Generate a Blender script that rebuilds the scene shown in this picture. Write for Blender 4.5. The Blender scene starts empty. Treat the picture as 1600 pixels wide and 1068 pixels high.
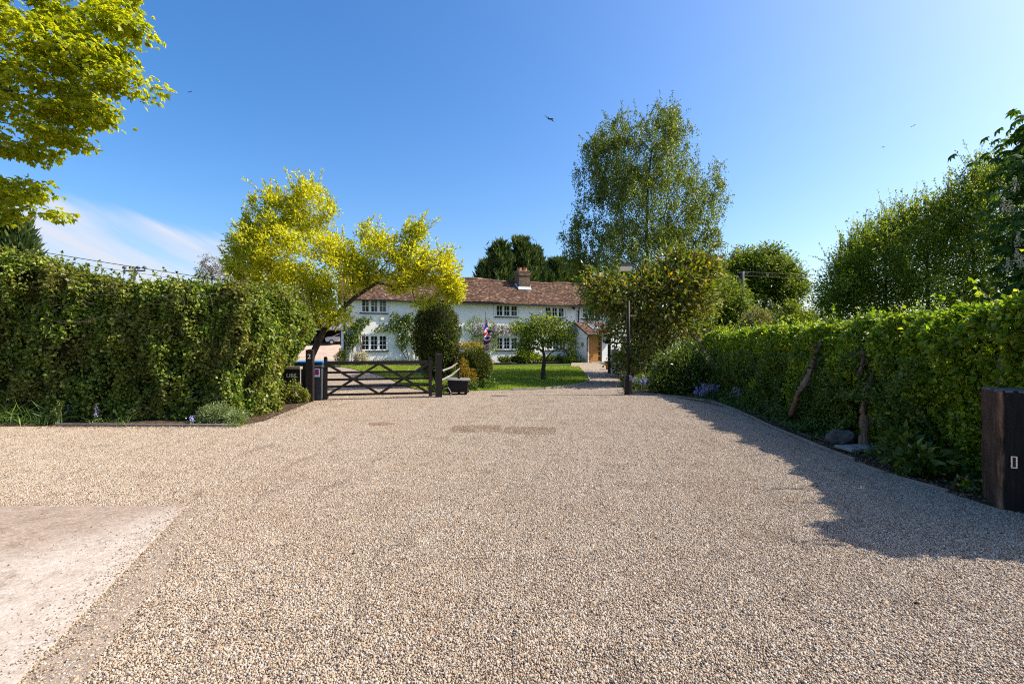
import bpy, bmesh, math, random
import numpy as np
from mathutils import Vector, Matrix

rng = np.random.default_rng(11)
random.seed(5)
R = math.radians
sc = bpy.context.scene
col = sc.collection

# ------------------------------------------------------------------ camera
F, CX, CY, CAMZ = 755.0, 800.0, 534.0, 1.8
cam_d = bpy.data.cameras.new('camera')
cam_d.sensor_width = 36.0
cam_d.lens = 36.0 * F / 1600.0
cam_d.clip_end = 6000.0
cam = bpy.data.objects.new('camera', cam_d)
cam.location = (0, 0, CAMZ)
cam.rotation_euler = (R(90), 0, 0)
col.objects.link(cam)
sc.camera = cam

# ------------------------------------------------------------------ light
SUN_AZ, SUN_EL = R(86), R(45)          # azimuth clockwise from +Y
SUN_STRENGTH, SKY_STRENGTH, EXPOSURE = 4.6, 0.132, 0.86
sun_d = bpy.data.lights.new('sun', 'SUN')
sun_d.energy = SUN_STRENGTH
sun_d.angle = R(0.5)
sun_d.color = (1.0, 0.94, 0.83)
sun = bpy.data.objects.new('sun', sun_d)
sdir = Vector((math.sin(SUN_AZ) * math.cos(SUN_EL), math.cos(SUN_AZ) * math.cos(SUN_EL), math.sin(SUN_EL)))
sun.rotation_euler = sdir.to_track_quat('Z', 'Y').to_euler()
sun.location = sdir * 60
col.objects.link(sun)
sc.view_settings.view_transform = 'Standard'
sc.view_settings.look = 'None'
sc.view_settings.exposure = EXPOSURE
sc.view_settings.gamma = 1.0
sc.view_settings.use_curve_mapping = False
sc.cycles.filter_width = 1.1
sc.cycles.use_denoising = False
sc.cycles.max_bounces = 6
sc.cycles.transparent_max_bounces = 6

world = bpy.data.worlds.new('World')
sc.world = world
world.use_nodes = True
wt = world.node_tree
wt.nodes.clear()


def node(t, kind, inp=None, **attrs):
    n = t.nodes.new(kind)
    for k, v in attrs.items():
        setattr(n, k, v)
    for k, v in (inp or {}).items():
        s = n.inputs[k]
        if hasattr(v, 'is_output'):
            t.links.new(v, s)
        else:
            s.default_value = v
    return n


def math_n(t, op, a, b=0.0, c=None, clamp=False):
    n = node(t, 'ShaderNodeMath', operation=op, use_clamp=clamp)
    for i, v in enumerate((a, b) if c is None else (a, b, c)):
        if hasattr(v, 'is_output'):
            t.links.new(v, n.inputs[i])
        else:
            n.inputs[i].default_value = v
    return n.outputs[0]


def mixc(t, fac, a, b, blend='MIX'):
    n = node(t, 'ShaderNodeMix', data_type='RGBA', blend_type=blend)
    for sock, v in ((n.inputs[0], fac), (n.inputs[6], a), (n.inputs[7], b)):
        if hasattr(v, 'is_output'):
            t.links.new(v, sock)
        else:
            sock.default_value = v if not isinstance(v, tuple) or len(v) == 4 else (*v, 1)
    return n.outputs[2]


def ramp(t, fac, stops, interp='LINEAR'):
    n = node(t, 'ShaderNodeValToRGB')
    cr = n.color_ramp
    cr.interpolation = interp
    while len(cr.elements) < len(stops):
        cr.elements.new(0.5)
    for e, (p, c) in zip(cr.elements, stops):
        e.position = p
        e.color = (*c, 1) if len(c) == 3 else c
    t.links.new(fac, n.inputs[0])
    return n.outputs[0]


sky = node(wt, 'ShaderNodeTexSky')
sky.sky_type = 'NISHITA'
sky.sun_disc = False
sky.sun_elevation = SUN_EL
sky.sun_rotation = SUN_AZ
sky.altitude = 50
sky.air_density = 1.0
sky.dust_density = 2.2
sky.ozone_density = 3.2
tc = node(wt, 'ShaderNodeTexCoord')
sep = node(wt, 'ShaderNodeSeparateXYZ', {0: tc.outputs['Generated']})
az = math_n(wt, 'ARCTAN2', sep.outputs[0], sep.outputs[1])
elv = math_n(wt, 'ARCSINE', sep.outputs[2])
# high thin cirrus sheet over the western sky, its upper edge falling towards the north
edge = math_n(wt, 'MULTIPLY_ADD', az, -0.154, 0.112)            # elevation of the edge
edge = math_n(wt, 'MINIMUM', edge, 0.40)
cvec = node(wt, 'ShaderNodeCombineXYZ', {0: math_n(wt, 'MULTIPLY', az, 3.0),
        1: math_n(wt, 'MULTIPLY_ADD', az, 14.0, math_n(wt, 'MULTIPLY', elv, 26.0)), 2: 0.4})
cn = node(wt, 'ShaderNodeTexNoise', {'Vector': cvec.outputs[0], 'Scale': 1.0, 'Detail': 6.0, 'Roughness': 0.55, 'Distortion': 0.6})
cn2 = node(wt, 'ShaderNodeTexNoise', {'Vector': cvec.outputs[0], 'Scale': 0.4, 'Detail': 3.0})
d = math_n(wt, 'SUBTRACT', edge, elv)
d = math_n(wt, 'ADD', d, math_n(wt, 'MULTIPLY_ADD', cn.outputs[0], 0.03, -0.015))
m1 = node(wt, 'ShaderNodeMapRange', {0: d, 1: 0.0, 2: 0.028, 3: 0.0, 4: 1.0}, interpolation_type='SMOOTHSTEP').outputs[0]
m2 = node(wt, 'ShaderNodeMapRange', {0: cn.outputs[0], 1: 0.32, 2: 0.60, 3: 0.25, 4: 1.0}).outputs[0]
m3 = node(wt, 'ShaderNodeMapRange', {0: az, 1: -2.6, 2: -1.9, 3: 0.0, 4: 1.0}, interpolation_type='SMOOTHSTEP').outputs[0]
m4 = node(wt, 'ShaderNodeMapRange', {0: az, 1: -0.56, 2: -0.40, 3: 1.0, 4: 0.0}, interpolation_type='SMOOTHSTEP').outputs[0]
cm = math_n(wt, 'MULTIPLY', math_n(wt, 'MULTIPLY', m1, math_n(wt, 'MULTIPLY', m2, m4)), math_n(wt, 'MULTIPLY', m3, 0.92))
hs = node(wt, 'ShaderNodeHueSaturation', {'Hue': 0.503, 'Saturation': 1.32, 'Value': 1.0, 'Color': sky.outputs[0]})
cloudc = mixc(wt, cm, hs.outputs[0], (3.3, 3.45, 3.9, 1))
bg = node(wt, 'ShaderNodeBackground', {'Color': cloudc, 'Strength': SKY_STRENGTH})
wo = node(wt, 'ShaderNodeOutputWorld', {0: bg.outputs[0]})


# ------------------------------------------------------------------ geometry of the place
def gz(y):                                   # the ground climbs a little towards the house
    return 0.0 if y <= 18 else (0.25 * (y - 18) / 12 if y < 30 else 0.25)


def at(px, py, dz=0.0):
    """point of the ground seen at a photo pixel"""
    u, v = (px - CX) / F, (CY - py) / F
    z = -CAMZ / v
    for _ in range(30):
        z = (gz(z) - CAMZ) / v
    return Vector((u * z, z, gz(z) + dz))


def pt(px, py, Z):
    return Vector(((px - CX) / F * Z, Z, CAMZ + (CY - py) / F * Z))


# ------------------------------------------------------------------ object helpers
def props(o, label=None, cat=None, group=None, kind=None):
    if label: o['label'] = label
    if cat: o['category'] = cat
    if group: o['group'] = group
    if kind: o['kind'] = kind
    return o


def thing(name, label, cat, loc=(0, 0, 0), rz=0.0, group=None):
    o = bpy.data.objects.new(name, None)
    col.objects.link(o)
    o.location = loc
    o.rotation_euler = (0, 0, rz)
    o.empty_display_size = 0.2
    return props(o, label, cat, group)


def link(name, me, mat=None, parent=None, kind=None):
    o = bpy.data.objects.new(name, me)
    col.objects.link(o)
    if parent is not None: o.parent = parent
    if mat is not None and len(me.materials) == 0:
        for m in (mat if isinstance(mat, (list, tuple)) else [mat]):
            me.materials.append(m)
    if kind: o['kind'] = kind
    return o


def origin(parent):
    p = Vector((0, 0, 0))
    while parent is not None:
        p += parent.location
        parent = parent.parent
    return p


def np_mesh(name, V, Fc, smooth=False, mi=None):
    """V (n,3), Fc (m,k)"""
    me = bpy.data.meshes.new(name)
    V = np.ascontiguousarray(V, dtype=np.float32)
    Fc = np.ascontiguousarray(Fc, dtype=np.int32)
    m, k = Fc.shape
    me.vertices.add(len(V)); me.vertices.foreach_set('co', V.ravel())
    me.loops.add(m * k); me.loops.foreach_set('vertex_index', Fc.ravel())
    me.polygons.add(m)
    me.polygons.foreach_set('loop_start', np.arange(0, m * k, k, dtype=np.int32))
    me.polygons.foreach_set('loop_total', np.full(m, k, dtype=np.int32))
    if smooth: me.polygons.foreach_set('use_smooth', np.ones(m, dtype=bool))
    if mi is not None: me.polygons.foreach_set('material_index', np.asarray(mi, dtype=np.int32))
    me.update(calc_edges=True)
    return me


class MB:
    """collects simple solids; build() links them as one mesh object"""
    def __init__(s):
        s.v, s.f, s.m = [], [], []
        s.mat = 0
        s.sm = False

    def add(s, vs, fs):
        b = len(s.v)
        s.v += [tuple(x) for x in vs]
        s.f += [tuple(b + i for i in q) for q in fs]
        s.m += [s.mat] * len(fs)
        return s

    def box(s, c, size, ax=None, rz=0.0):
        c = Vector(c)
        if ax is None:
            ax = (Vector((math.cos(rz), math.sin(rz), 0)), Vector((-math.sin(rz), math.cos(rz), 0)), Vector((0, 0, 1)))
        a, b, d = (Vector(ax[i]).normalized() * size[i] / 2 for i in range(3))
        vs = [c + i * a + j * b + k * d for k in (-1, 1) for j in (-1, 1) for i in (-1, 1)]
        return s.add(vs, [(0, 2, 3, 1), (4, 5, 7, 6), (0, 1, 5, 4), (2, 6, 7, 3), (0, 4, 6, 2), (1, 3, 7, 5)])

    def span(s, x0, x1, y0, y1, z0, z1):
        return s.box(((x0 + x1) / 2, (y0 + y1) / 2, (z0 + z1) / 2), (abs(x1 - x0), abs(y1 - y0), abs(z1 - z0)))

    def bar(s, p0, p1, w, h, up=(0, 0, 1)):
        p0, p1 = Vector(p0), Vector(p1)
        d = p1 - p0
        side = d.cross(Vector(up)).normalized()
        return s.box((p0 + p1) / 2, (d.length, w, h), (d, side, side.cross(d)))

    def tube(s, pts, rad, n=8, cap=True):
        pts = [Vector(p) for p in pts]
        if not hasattr(rad, '__len__'): rad = [rad] * len(pts)
        vs, fs = [], []
        ref = Vector((0, 0, 1))
        for i, p in enumerate(pts):
            d = (pts[min(i + 1, len(pts) - 1)] - pts[max(i - 1, 0)])
            if d.length < 1e-9: d = Vector((0, 0, 1))
            d.normalize()
            r0 = ref if abs(d.dot(ref)) < 0.95 else Vector((1, 0, 0))
            a = d.cross(r0).normalized(); b = a.cross(d)
            for k in range(n):
                t = 2 * math.pi * k / n
                vs.append(p + (a * math.cos(t) + b * math.sin(t)) * rad[i])
        for i in range(len(pts) - 1):
            for k in range(n):
                fs.append((i * n + k, i * n + (k + 1) % n, (i + 1) * n + (k + 1) % n, (i + 1) * n + k))
        if cap:
            fs.append(tuple(range(n))[::-1]); fs.append(tuple((len(pts) - 1) * n + k for k in range(n)))
        return s.add(vs, fs)

    def lathe(s, base, prof, n=16):
        return s.tube([Vector(base) + Vector((0, 0, z)) for z, r in prof], [r for z, r in prof], n)

    def build(s, name, mat, parent=None, local=False, smooth=None, bevel=0.0, kind=None, at0=None):
        me = bpy.data.meshes.new(name)
        o = Vector((0, 0, 0)) if local or parent is None else origin(parent)
        if at0 is not None: o = Vector(at0)
        me.from_pydata([tuple(Vector(v) - o) for v in s.v], [], s.f)
        for i, p in enumerate(me.polygons):
            p.material_index = s.m[i]
            p.use_smooth = bool(smooth)
        if bevel:
            bm = bmesh.new(); bm.from_mesh(me)
            bmesh.ops.bevel(bm, geom=bm.edges[:], offset=bevel, segments=2, affect='EDGES', profile=0.6)
            bm.to_mesh(me); bm.free()
        me.update()
        return link(name, me, mat, parent, kind)


def sheet(name, outline, mat, dz, thick=0.0, kind='structure', parent=None, label=None):
    """flat sheet of ground over an outline of (x, y) points, following the rise of the ground"""
    bm = bmesh.new()
    vs = [bm.verts.new((p[0], p[1], 0)) for p in outline]
    f = bm.faces.new(vs)
    if f.normal.z < 0 or f.calc_area() and (f.normal_update() or f.normal.z < 0): f.normal_flip()
    bmesh.ops.triangulate(bm, faces=bm.faces[:])
    for y in (18, 30):
        bmesh.ops.bisect_plane(bm, geom=bm.verts[:] + bm.edges[:] + bm.faces[:], plane_co=(0, y, 0), plane_no=(0, 1, 0))
    if thick:
        r = bmesh.ops.extrude_face_region(bm, geom=bm.faces[:])
        for v in [g for g in r['geom'] if isinstance(g, bmesh.types.BMVert)]: v.co.z -= thick
        bmesh.ops.recalc_face_normals(bm, faces=bm.faces[:])
    for v in bm.verts: v.co.z += gz(v.co.y) + dz
    me = bpy.data.meshes.new(name)
    bm.to_mesh(me); bm.free()
    o = link(name, me, mat, parent, kind)
    if label: o['label'] = label
    return o


def text_part(name, body, size, mat, parent, loc, rot, depth=0.004):
    cu = bpy.data.curves.new(name, 'FONT')
    cu.body = body; cu.size = size; cu.extrude = depth; cu.align_x = 'CENTER'; cu.align_y = 'CENTER'
    t = bpy.data.objects.new(name, cu)
    me = bpy.data.meshes.new_from_object(t)
    bpy.data.objects.remove(t); bpy.data.curves.remove(cu)
    me.materials.clear()
    o = link(name, me, mat, parent)
    o.location = Vector(loc) - (origin(parent) if parent else Vector((0, 0, 0)))
    o.rotation_euler = rot
    return o


# ------------------------------------------------------------------ materials
def new_mat(name):
    m = bpy.data.materials.new(name)
    m.use_nodes = True
    t = m.node_tree
    t.nodes.clear()
    return m, t


def finish(t, colour, rough=0.7, spec=0.3, bump=None, bstr=0.3, bdist=0.01, metal=0.0, **kw):
    b = node(t, 'ShaderNodeBsdfPrincipled', {'Base Color': colour if hasattr(colour, 'is_output') else (*colour, 1),
             'Roughness': rough, 'Specular IOR Level': spec, 'Metallic': metal})
    for k, v in kw.items(): b.inputs[k].default_value = v
    if bump is not None:
        bn = node(t, 'ShaderNodeBump', {'Height': bump, 'Strength': bstr, 'Distance': bdist})
        t.links.new(bn.outputs[0], b.inputs['Normal'])
    node(t, 'ShaderNodeOutputMaterial', {0: b.outputs[0]})
    return b


def pos(t, scale=(1, 1, 1)):
    g = node(t, 'ShaderNodeTexCoord')
    return node(t, 'ShaderNodeMapping', {0: g.outputs['Object'], 'Scale': scale}).outputs[0]


def wpos(t):
    return node(t, 'ShaderNodeNewGeometry').outputs['Position']


def noise(t, vec, scale, detail=4.0, rough=0.55, dist=0.0):
    return node(t, 'ShaderNodeTexNoise', {'Vector': vec, 'Scale': scale, 'Detail': detail, 'Roughness': rough, 'Distortion': dist}).outputs[0]


def island(t):
    return node(t, 'ShaderNodeNewGeometry').outputs['Random Per Island']


def plain(name, c, rough=0.6, spec=0.3, var=0.15, scale=6.0, bstr=0.15, bdist=0.005, metal=0.0, stretch=(1, 1, 1)):
    m, t = new_mat(name)
    p = pos(t, stretch)
    n = noise(t, p, scale, 5, 0.6)
    lo = tuple(x * (1 - var) for x in c); hi = tuple(min(1, x * (1 + var)) for x in c)
    finish(t, ramp(t, n, [(0.3, lo), (0.7, hi)]), rough, spec, noise(t, p, scale * 6, 4), bstr, bdist, metal)
    return m


def leaf_mat(name, stops, trans=0.35, tint=(1.25, 1.15, 0.5), rough=0.45, spec=0.35, patch=None, pscale=0.6, back=None):
    """leaf: colour drawn per leaf, light passing through"""
    m, t = new_mat(name)
    c = ramp(t, island(t), stops)
    if patch:
        n = noise(t, wpos(t), pscale, 2, 0.5)
        f = node(t, 'ShaderNodeMapRange', {0: n, 1: 0.45, 2: 0.62, 3: 0.0, 4: 0.75}).outputs[0]
        c = mixc(t, f, c, mixc(t, 0.5, c, patch))
    if back:
        g = node(t, 'ShaderNodeNewGeometry').outputs['Backfacing']
        c = mixc(t, math_n(t, 'MULTIPLY', g, 0.85), c, back)
    b = node(t, 'ShaderNodeBsdfPrincipled', {'Base Color': c, 'Roughness': rough, 'Specular IOR Level': spec})
    tr = node(t, 'ShaderNodeBsdfTranslucent', {'Color': mixc(t, 1.0, c, tint, 'MULTIPLY')})
    mx = node(t, 'ShaderNodeMixShader', {0: trans, 1: b.outputs[0], 2: tr.outputs[0]})
    node(t, 'ShaderNodeOutputMaterial', {0: mx.outputs[0]})
    return m


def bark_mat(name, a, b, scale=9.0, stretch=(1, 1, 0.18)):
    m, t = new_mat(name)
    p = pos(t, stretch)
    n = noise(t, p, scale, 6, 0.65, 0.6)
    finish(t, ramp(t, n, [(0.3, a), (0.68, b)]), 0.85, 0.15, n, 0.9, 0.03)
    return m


def wood_mat(name, a, b, scale=3.0, stretch=(1, 1, 12), rough=0.7, bstr=0.4):
    m, t = new_mat(name)
    p = pos(t, stretch)
    n = noise(t, p, scale, 6, 0.6, 0.3)
    big = noise(t, pos(t), 1.7, 3)
    c = mixc(t, math_n(t, 'MULTIPLY', big, 0.5), ramp(t, n, [(0.32, a), (0.7, b)]), a)
    finish(t, c, rough, 0.25, n, bstr, 0.006)
    return m


STONE = [(0.0, (0.050, 0.043, 0.038)), (0.07, (0.115, 0.092, 0.074)), (0.16, (0.225, 0.135, 0.070)), (0.27, (0.32, 0.235, 0.155)),
         (0.48, (0.395, 0.298, 0.205)), (0.70, (0.455, 0.362, 0.265)), (0.81, (0.275, 0.248, 0.222)), (0.91, (0.56, 0.495, 0.41)), (1.0, (0.35, 0.22, 0.115))]

m, t = new_mat('gravel stone')
c = ramp(t, island(t), STONE)
big = noise(t, wpos(t), 0.55, 6, 0.65, 0.4)
c = mixc(t, node(t, 'ShaderNodeMapRange', {0: big, 1: 0.48, 2: 0.70, 3: 0.0, 4: 0.55}).outputs[0], c, mixc(t, 0.6, c, (0.27, 0.175, 0.105)))
scf = noise(t, node(t, 'ShaderNodeMapping', {0: wpos(t), 'Scale': (2.6, 0.8, 1), 'Rotation': (0, 0, .25)}).outputs[0], 1.3, 5, 0.7, 0.8)   # scuffed streaks where wheels turned
c = mixc(t, node(t, 'ShaderNodeMapRange', {0: scf, 1: 0.55, 2: 0.68, 3: 0.0, 4: 0.6}).outputs[0], c, mixc(t, 0.7, c, (0.13, 0.09, 0.06)))
dst = noise(t, wpos(t), 1.9, 4, 0.6)
c = mixc(t, node(t, 'ShaderNodeMapRange', {0: dst, 1: 0.55, 2: 0.75, 3: 0.0, 4: 0.35}).outputs[0], c, (0.50, 0.41, 0.31))
finish(t, c, 0.62, 0.3)
M_STONE = m

m, t = new_mat('gravel bed')
p = wpos(t)
vo = node(t, 'ShaderNodeTexVoronoi', {'Vector': p, 'Scale': 62.0})
sepc = node(t, 'ShaderNodeSeparateColor', {0: vo.outputs['Color']})
c = ramp(t, sepc.outputs[0], STONE)
big = noise(t, p, 0.35, 5, 0.6)
c = mixc(t, node(t, 'ShaderNodeMapRange', {0: big, 1: 0.45, 2: 0.75, 3: 0.0, 4: 0.4}).outputs[0], c, mixc(t, 0.6, c, (0.30, 0.19, 0.11)))
finish(t, c, 0.8, 0.2, math_n(t, 'SUBTRACT', 1.0, vo.outputs['Distance']), 0.9, 0.02)
M_GRAVEL = m

m, t = new_mat('soil')
p = wpos(t)
n = noise(t, p, 9, 6, 0.7)
finish(t, ramp(t, n, [(0.3, (0.035, 0.024, 0.016)), (0.55, (0.085, 0.058, 0.036)), (0.75, (0.15, 0.10, 0.06))]), 0.95, 0.1, noise(t, p, 40, 5, 0.7), 0.9, 0.04)
M_SOIL = m

m, t = new_mat('meadow')
p = wpos(t)
finish(t, ramp(t, noise(t, p, 2.0, 6, 0.65), [(0.3, (0.03, 0.05, 0.012)), (0.7, (0.075, 0.11, 0.025))]), 0.9, 0.1, noise(t, p, 25, 4), 0.6, 0.05)
M_MEADOW = m

m, t = new_mat('lawn')
p = wpos(t)
n = noise(t, p, 1.3, 6, 0.65)
finish(t, ramp(t, n, [(0.3, (0.07, 0.14, 0.012)), (0.6, (0.13, 0.22, 0.02)), (0.78, (0.26, 0.28, 0.05))]), 0.9, 0.1, noise(t, p, 30, 4), 0.7, 0.03)
M_LAWN = m

m, t = new_mat('concrete')
p = wpos(t)
n1 = noise(t, p, 1.1, 6, 0.62, 0.5)
n2 = noise(t, p, 14, 6, 0.7)
st = math_n(t, 'MULTIPLY_ADD', n2, 0.22, math_n(t, 'MULTIPLY', n1, 0.9))
sy = node(t, 'ShaderNodeSeparateXYZ', {0: p})
mott = noise(t, p, 3.6, 7, 0.75, 1.0)
lin = math_n(t, 'SUBTRACT', math_n(t, 'MULTIPLY_ADD', sy.outputs[0], -1.7, sy.outputs[1]), 11.0)
lin = math_n(t, 'ADD', lin, math_n(t, 'MULTIPLY_ADD', n1, 3.2, -1.6))
lin = math_n(t, 'ADD', lin, math_n(t, 'MULTIPLY_ADD', mott, 1.6, -.8))
worn = node(t, 'ShaderNodeMapRange', {0: lin, 1: -.7, 2: .8, 3: 0.0, 4: 0.85}, interpolation_type='SMOOTHSTEP').outputs[0]
c = ramp(t, math_n(t, 'MULTIPLY_ADD', n2, .45, math_n(t, 'MULTIPLY', mott, .55)), [(0.36, (0.27, 0.205, 0.155)), (0.47, (0.42, 0.345, 0.28)), (0.62, (0.50, 0.425, 0.36))])
c = mixc(t, worn, c, ramp(t, math_n(t, 'MULTIPLY_ADD', n2, .4, math_n(t, 'MULTIPLY', mott, .6)), [(0.35, (0.175, 0.125, 0.088)), (0.6, (0.34, 0.25, 0.185))]))
crk = node(t, 'ShaderNodeTexVoronoi', {'Vector': node(t, 'ShaderNodeVectorMath', {0: p, 1: node(t, 'ShaderNodeTexNoise', {'Vector': p, 'Scale': 3.0, 'Detail': 4.0}).outputs['Color']}, operation='ADD').outputs[0], 'Scale': .55}, feature='DISTANCE_TO_EDGE')
c = mixc(t, node(t, 'ShaderNodeMapRange', {0: crk.outputs['Distance'], 1: 0.002, 2: 0.007, 3: 0.4, 4: 0.0}).outputs[0], c, (0.09, 0.065, 0.045))
vo = node(t, 'ShaderNodeTexVoronoi', {'Vector': p, 'Scale': 13.0, 'Randomness': 1.0})
pit = node(t, 'ShaderNodeMapRange', {0: vo.outputs['Distance'], 1: 0.06, 2: 0.16, 3: 0.0, 4: 1.0}).outputs[0]
n3 = noise(t, p, 70, 3, 0.7)
c = mixc(t, node(t, 'ShaderNodeMapRange', {0: n3, 1: 0.45, 2: 0.7, 3: 0.0, 4: 0.65}).outputs[0], c, mixc(t, 0.7, c, (0.16, 0.115, 0.08)))
c = mixc(t, node(t, 'ShaderNodeMapRange', {0: noise(t, p, 28, 4, .7), 1: 0.5, 2: 0.68, 3: 0.0, 4: 0.5}).outputs[0], c, mixc(t, 0.6, c, (0.62, 0.54, 0.46)))
finish(t, c, 0.9, 0.15, math_n(t, 'MULTIPLY_ADD', pit, 0.8, n3), 0.5, 0.012)
M_CONC = m

m, t = new_mat('sandy fines')
p = wpos(t)
n = noise(t, p, 5, 6, 0.7)
finish(t, ramp(t, n, [(0.3, (0.20, 0.15, 0.11)), (0.7, (0.38, 0.30, 0.23))]), 0.95, 0.1, noise(t, p, 60, 4, 0.7), 0.8, 0.015)
M_FINES = m

m, t = new_mat('limewashed wall')
p = pos(t)
n = noise(t, p, 2.2, 5, 0.6)
c = ramp(t, n, [(0.25, (0.80, 0.79, 0.76)), (0.75, (0.87, 0.86, 0.83))])
finish(t, c, 0.85, 0.2, math_n(t, 'ADD', noise(t, p, 3.0, 3, 0.5), math_n(t, 'MULTIPLY', noise(t, p, 9.0, 3, 0.5), 0.3)), 0.13, 0.03)
M_WALL = m

m, t = new_mat('clay tile')
c = ramp(t, island(t), [(0.0, (0.055, 0.038, 0.030)), (0.22, (0.098, 0.060, 0.043)), (0.45, (0.155, 0.082, 0.052)), (0.7, (0.215, 0.112, 0.068)), (0.9, (0.28, 0.158, 0.098)), (1.0, (0.40, 0.29, 0.21))])
p = pos(t)
n = noise(t, p, 0.8, 5, 0.65)
c = mixc(t, node(t, 'ShaderNodeMapRange', {0: n, 1: 0.45, 2: 0.7, 3: 0.0, 4: 0.7}).outputs[0], c, mixc(t, 0.7, c, (0.085, 0.05, 0.04)))
li = noise(t, p, 9, 3, 0.6)
c = mixc(t, node(t, 'ShaderNodeMapRange', {0: li, 1: 0.64, 2: 0.74, 3: 0.0, 4: 0.5}).outputs[0], c, (0.36, 0.32, 0.24))
finish(t, c, 0.85, 0.15, noise(t, p, 50, 3), 0.3, 0.01)
M_TILE = m

m, t = new_mat('weathered brick')
c = ramp(t, island(t), [(0.0, (0.10, 0.07, 0.05)), (0.4, (0.19, 0.115, 0.075)), (0.75, (0.26, 0.17, 0.11)), (1.0, (0.33, 0.26, 0.18))])
p = pos(t)
c = mixc(t, math_n(t, 'MULTIPLY', noise(t, p, 3, 4), 0.7), c, (0.13, 0.10, 0.07))
finish(t, c, 0.9, 0.1, noise(t, p, 40, 3), 0.4, 0.01)
M_BRICK = m

M_MORTAR = plain('mortar', (0.27, 0.24, 0.20), 0.9, 0.1)
M_WHITEPAINT = plain('white paint', (0.80, 0.80, 0.78), 0.45, 0.4, 0.03, 3, 0.05)
M_BLACKPAINT = plain('black paint', (0.018, 0.017, 0.016), 0.4, 0.4, 0.3, 5, 0.2)
M_LAMP = plain('lamp post iron', (0.014, 0.009, 0.008), 0.6, 0.25, 0.4, 5, 0.4)
M_GLASS = plain('window glass', (0.012, 0.014, 0.016), 0.06, 0.6, 0.1, 1.0, 0.03)
M_SKYLIGHT = plain('skylight glass', (0.10, 0.13, 0.16), 0.08, 0.6, 0.1, 1.0, 0.03)
M_LEAD = plain('lead', (0.36, 0.385, 0.41), 0.5, 0.4, 0.15, 8)
M_TERRA = plain('terracotta', (0.42, 0.16, 0.075), 0.8, 0.2, 0.2, 8)
M_OAK = wood_mat('honey oak', (0.36, 0.15, 0.035), (0.56, 0.27, 0.08), 3.0, (8, 8, 0.8), 0.5, 0.25)
M_GATE = wood_mat('dark gate timber', (0.012, 0.009, 0.007), (0.036, 0.025, 0.019), 6, (3, 3, 3))
M_GREYWOOD = wood_mat('grey weathered wood', (0.22, 0.19, 0.155), (0.42, 0.375, 0.32), 5, (2, 2, 2))
M_EDGE = wood_mat('timber edging', (0.20, 0.165, 0.13), (0.40, 0.35, 0.29), 5, (2, 2, 2))
M_FENCE = wood_mat('larch fence', (0.17, 0.12, 0.085), (0.32, 0.24, 0.17), 5, (4, 4, 0.6))
m, t = new_mat('creosoted sleeper')
p = pos(t)
so = node(t, 'ShaderNodeSeparateXYZ', {0: p})
grain = noise(t, pos(t, (6, 6, .55)), 5, 6, .65, .4)
blot = noise(t, p, 3.5, 5, .65)
front = ramp(t, grain, [(0.3, (0.005, 0.0048, 0.0045)), (0.62, (0.016, 0.0135, 0.012)), (0.78, (0.055, 0.042, 0.034))])
side = ramp(t, math_n(t, 'MULTIPLY_ADD', blot, .5, math_n(t, 'MULTIPLY', grain, .5)), [(0.35, (0.022, 0.014, 0.010)), (0.52, (0.075, 0.045, 0.030)), (0.7, (0.15, 0.10, 0.07))])
c = mixc(t, node(t, 'ShaderNodeMapRange', {0: math_n(t, 'MULTIPLY_ADD', grain, .02, so.outputs[1]), 1: -.03, 2: -.012}).outputs[0], front, side)
worn_ = noise(t, pos(t, (3, 3, 1.0)), 6, 5, .7)
e_ = math_n(t, 'MULTIPLY', node(t, 'ShaderNodeMapRange', {0: math_n(t, 'MULTIPLY_ADD', worn_, -.05, so.outputs[0]), 1: .0, 2: .022, 3: 1.0, 4: 0.0}).outputs[0], node(t, 'ShaderNodeMapRange', {0: math_n(t, 'MULTIPLY_ADD', worn_, .05, so.outputs[1]), 1: -.03, 2: -.005}).outputs[0])
c = mixc(t, math_n(t, 'MULTIPLY', e_, .8), c, ramp(t, grain, [(0.35, (0.06, 0.032, 0.017)), (0.65, (0.30, 0.18, 0.10))]))
finish(t, c, .75, .2, grain, .9, .012)
M_SLEEPER = m
M_SLEEPER_TOP = wood_mat('sleeper end grain', (0.10, 0.09, 0.085), (0.20, 0.185, 0.175), 8, (3, 3, 3), 0.8, 0.6)
M_STEEL = plain('bare steel', (0.62, 0.62, 0.62), 0.3, 0.5, 0.1, 8, 0.1, metal=0.7)
M_ROCK = plain('grey rock', (0.12, 0.115, 0.10), 0.9, 0.2, 0.4, 4, 0.9, 0.04)
M_SLAB = plain('paving slab', (0.30, 0.27, 0.23), 0.9, 0.2, 0.25, 6, 0.6, 0.01)
M_BLUE = plain('blue plastic', (0.03, 0.22, 0.58), 0.4, 0.4, 0.1)
M_BIN = plain('grey bin plastic', (0.05, 0.055, 0.06), 0.5, 0.4, 0.15)
M_PURPLE = plain('purple print', (0.33, 0.03, 0.16), 0.5, 0.3, 0.1)
M_GRIDP = plain('brown plastic grid', (0.20, 0.125, 0.075), 0.7, 0.2, 0.3)
M_LAMPGLASS = plain('frosted lamp cover', (0.90, 0.77, 0.52), 0.35, 0.4, 0.08)
M_SILVER = plain('silver car paint', (0.55, 0.56, 0.58), 0.25, 0.6, 0.05, metal=0.4)
M_TYRE = plain('tyre rubber', (0.02, 0.02, 0.02), 0.8, 0.2)
M_SLATE = plain('slate roof', (0.20, 0.20, 0.27), 0.6, 0.3, 0.25, 5)
M_DARKWOOD = plain('dark boarding', (0.03, 0.024, 0.02), 0.8, 0.2, 0.3)
M_POLE = bark_mat('pole timber', (0.12, 0.10, 0.085), (0.27, 0.235, 0.20), 6)
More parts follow.
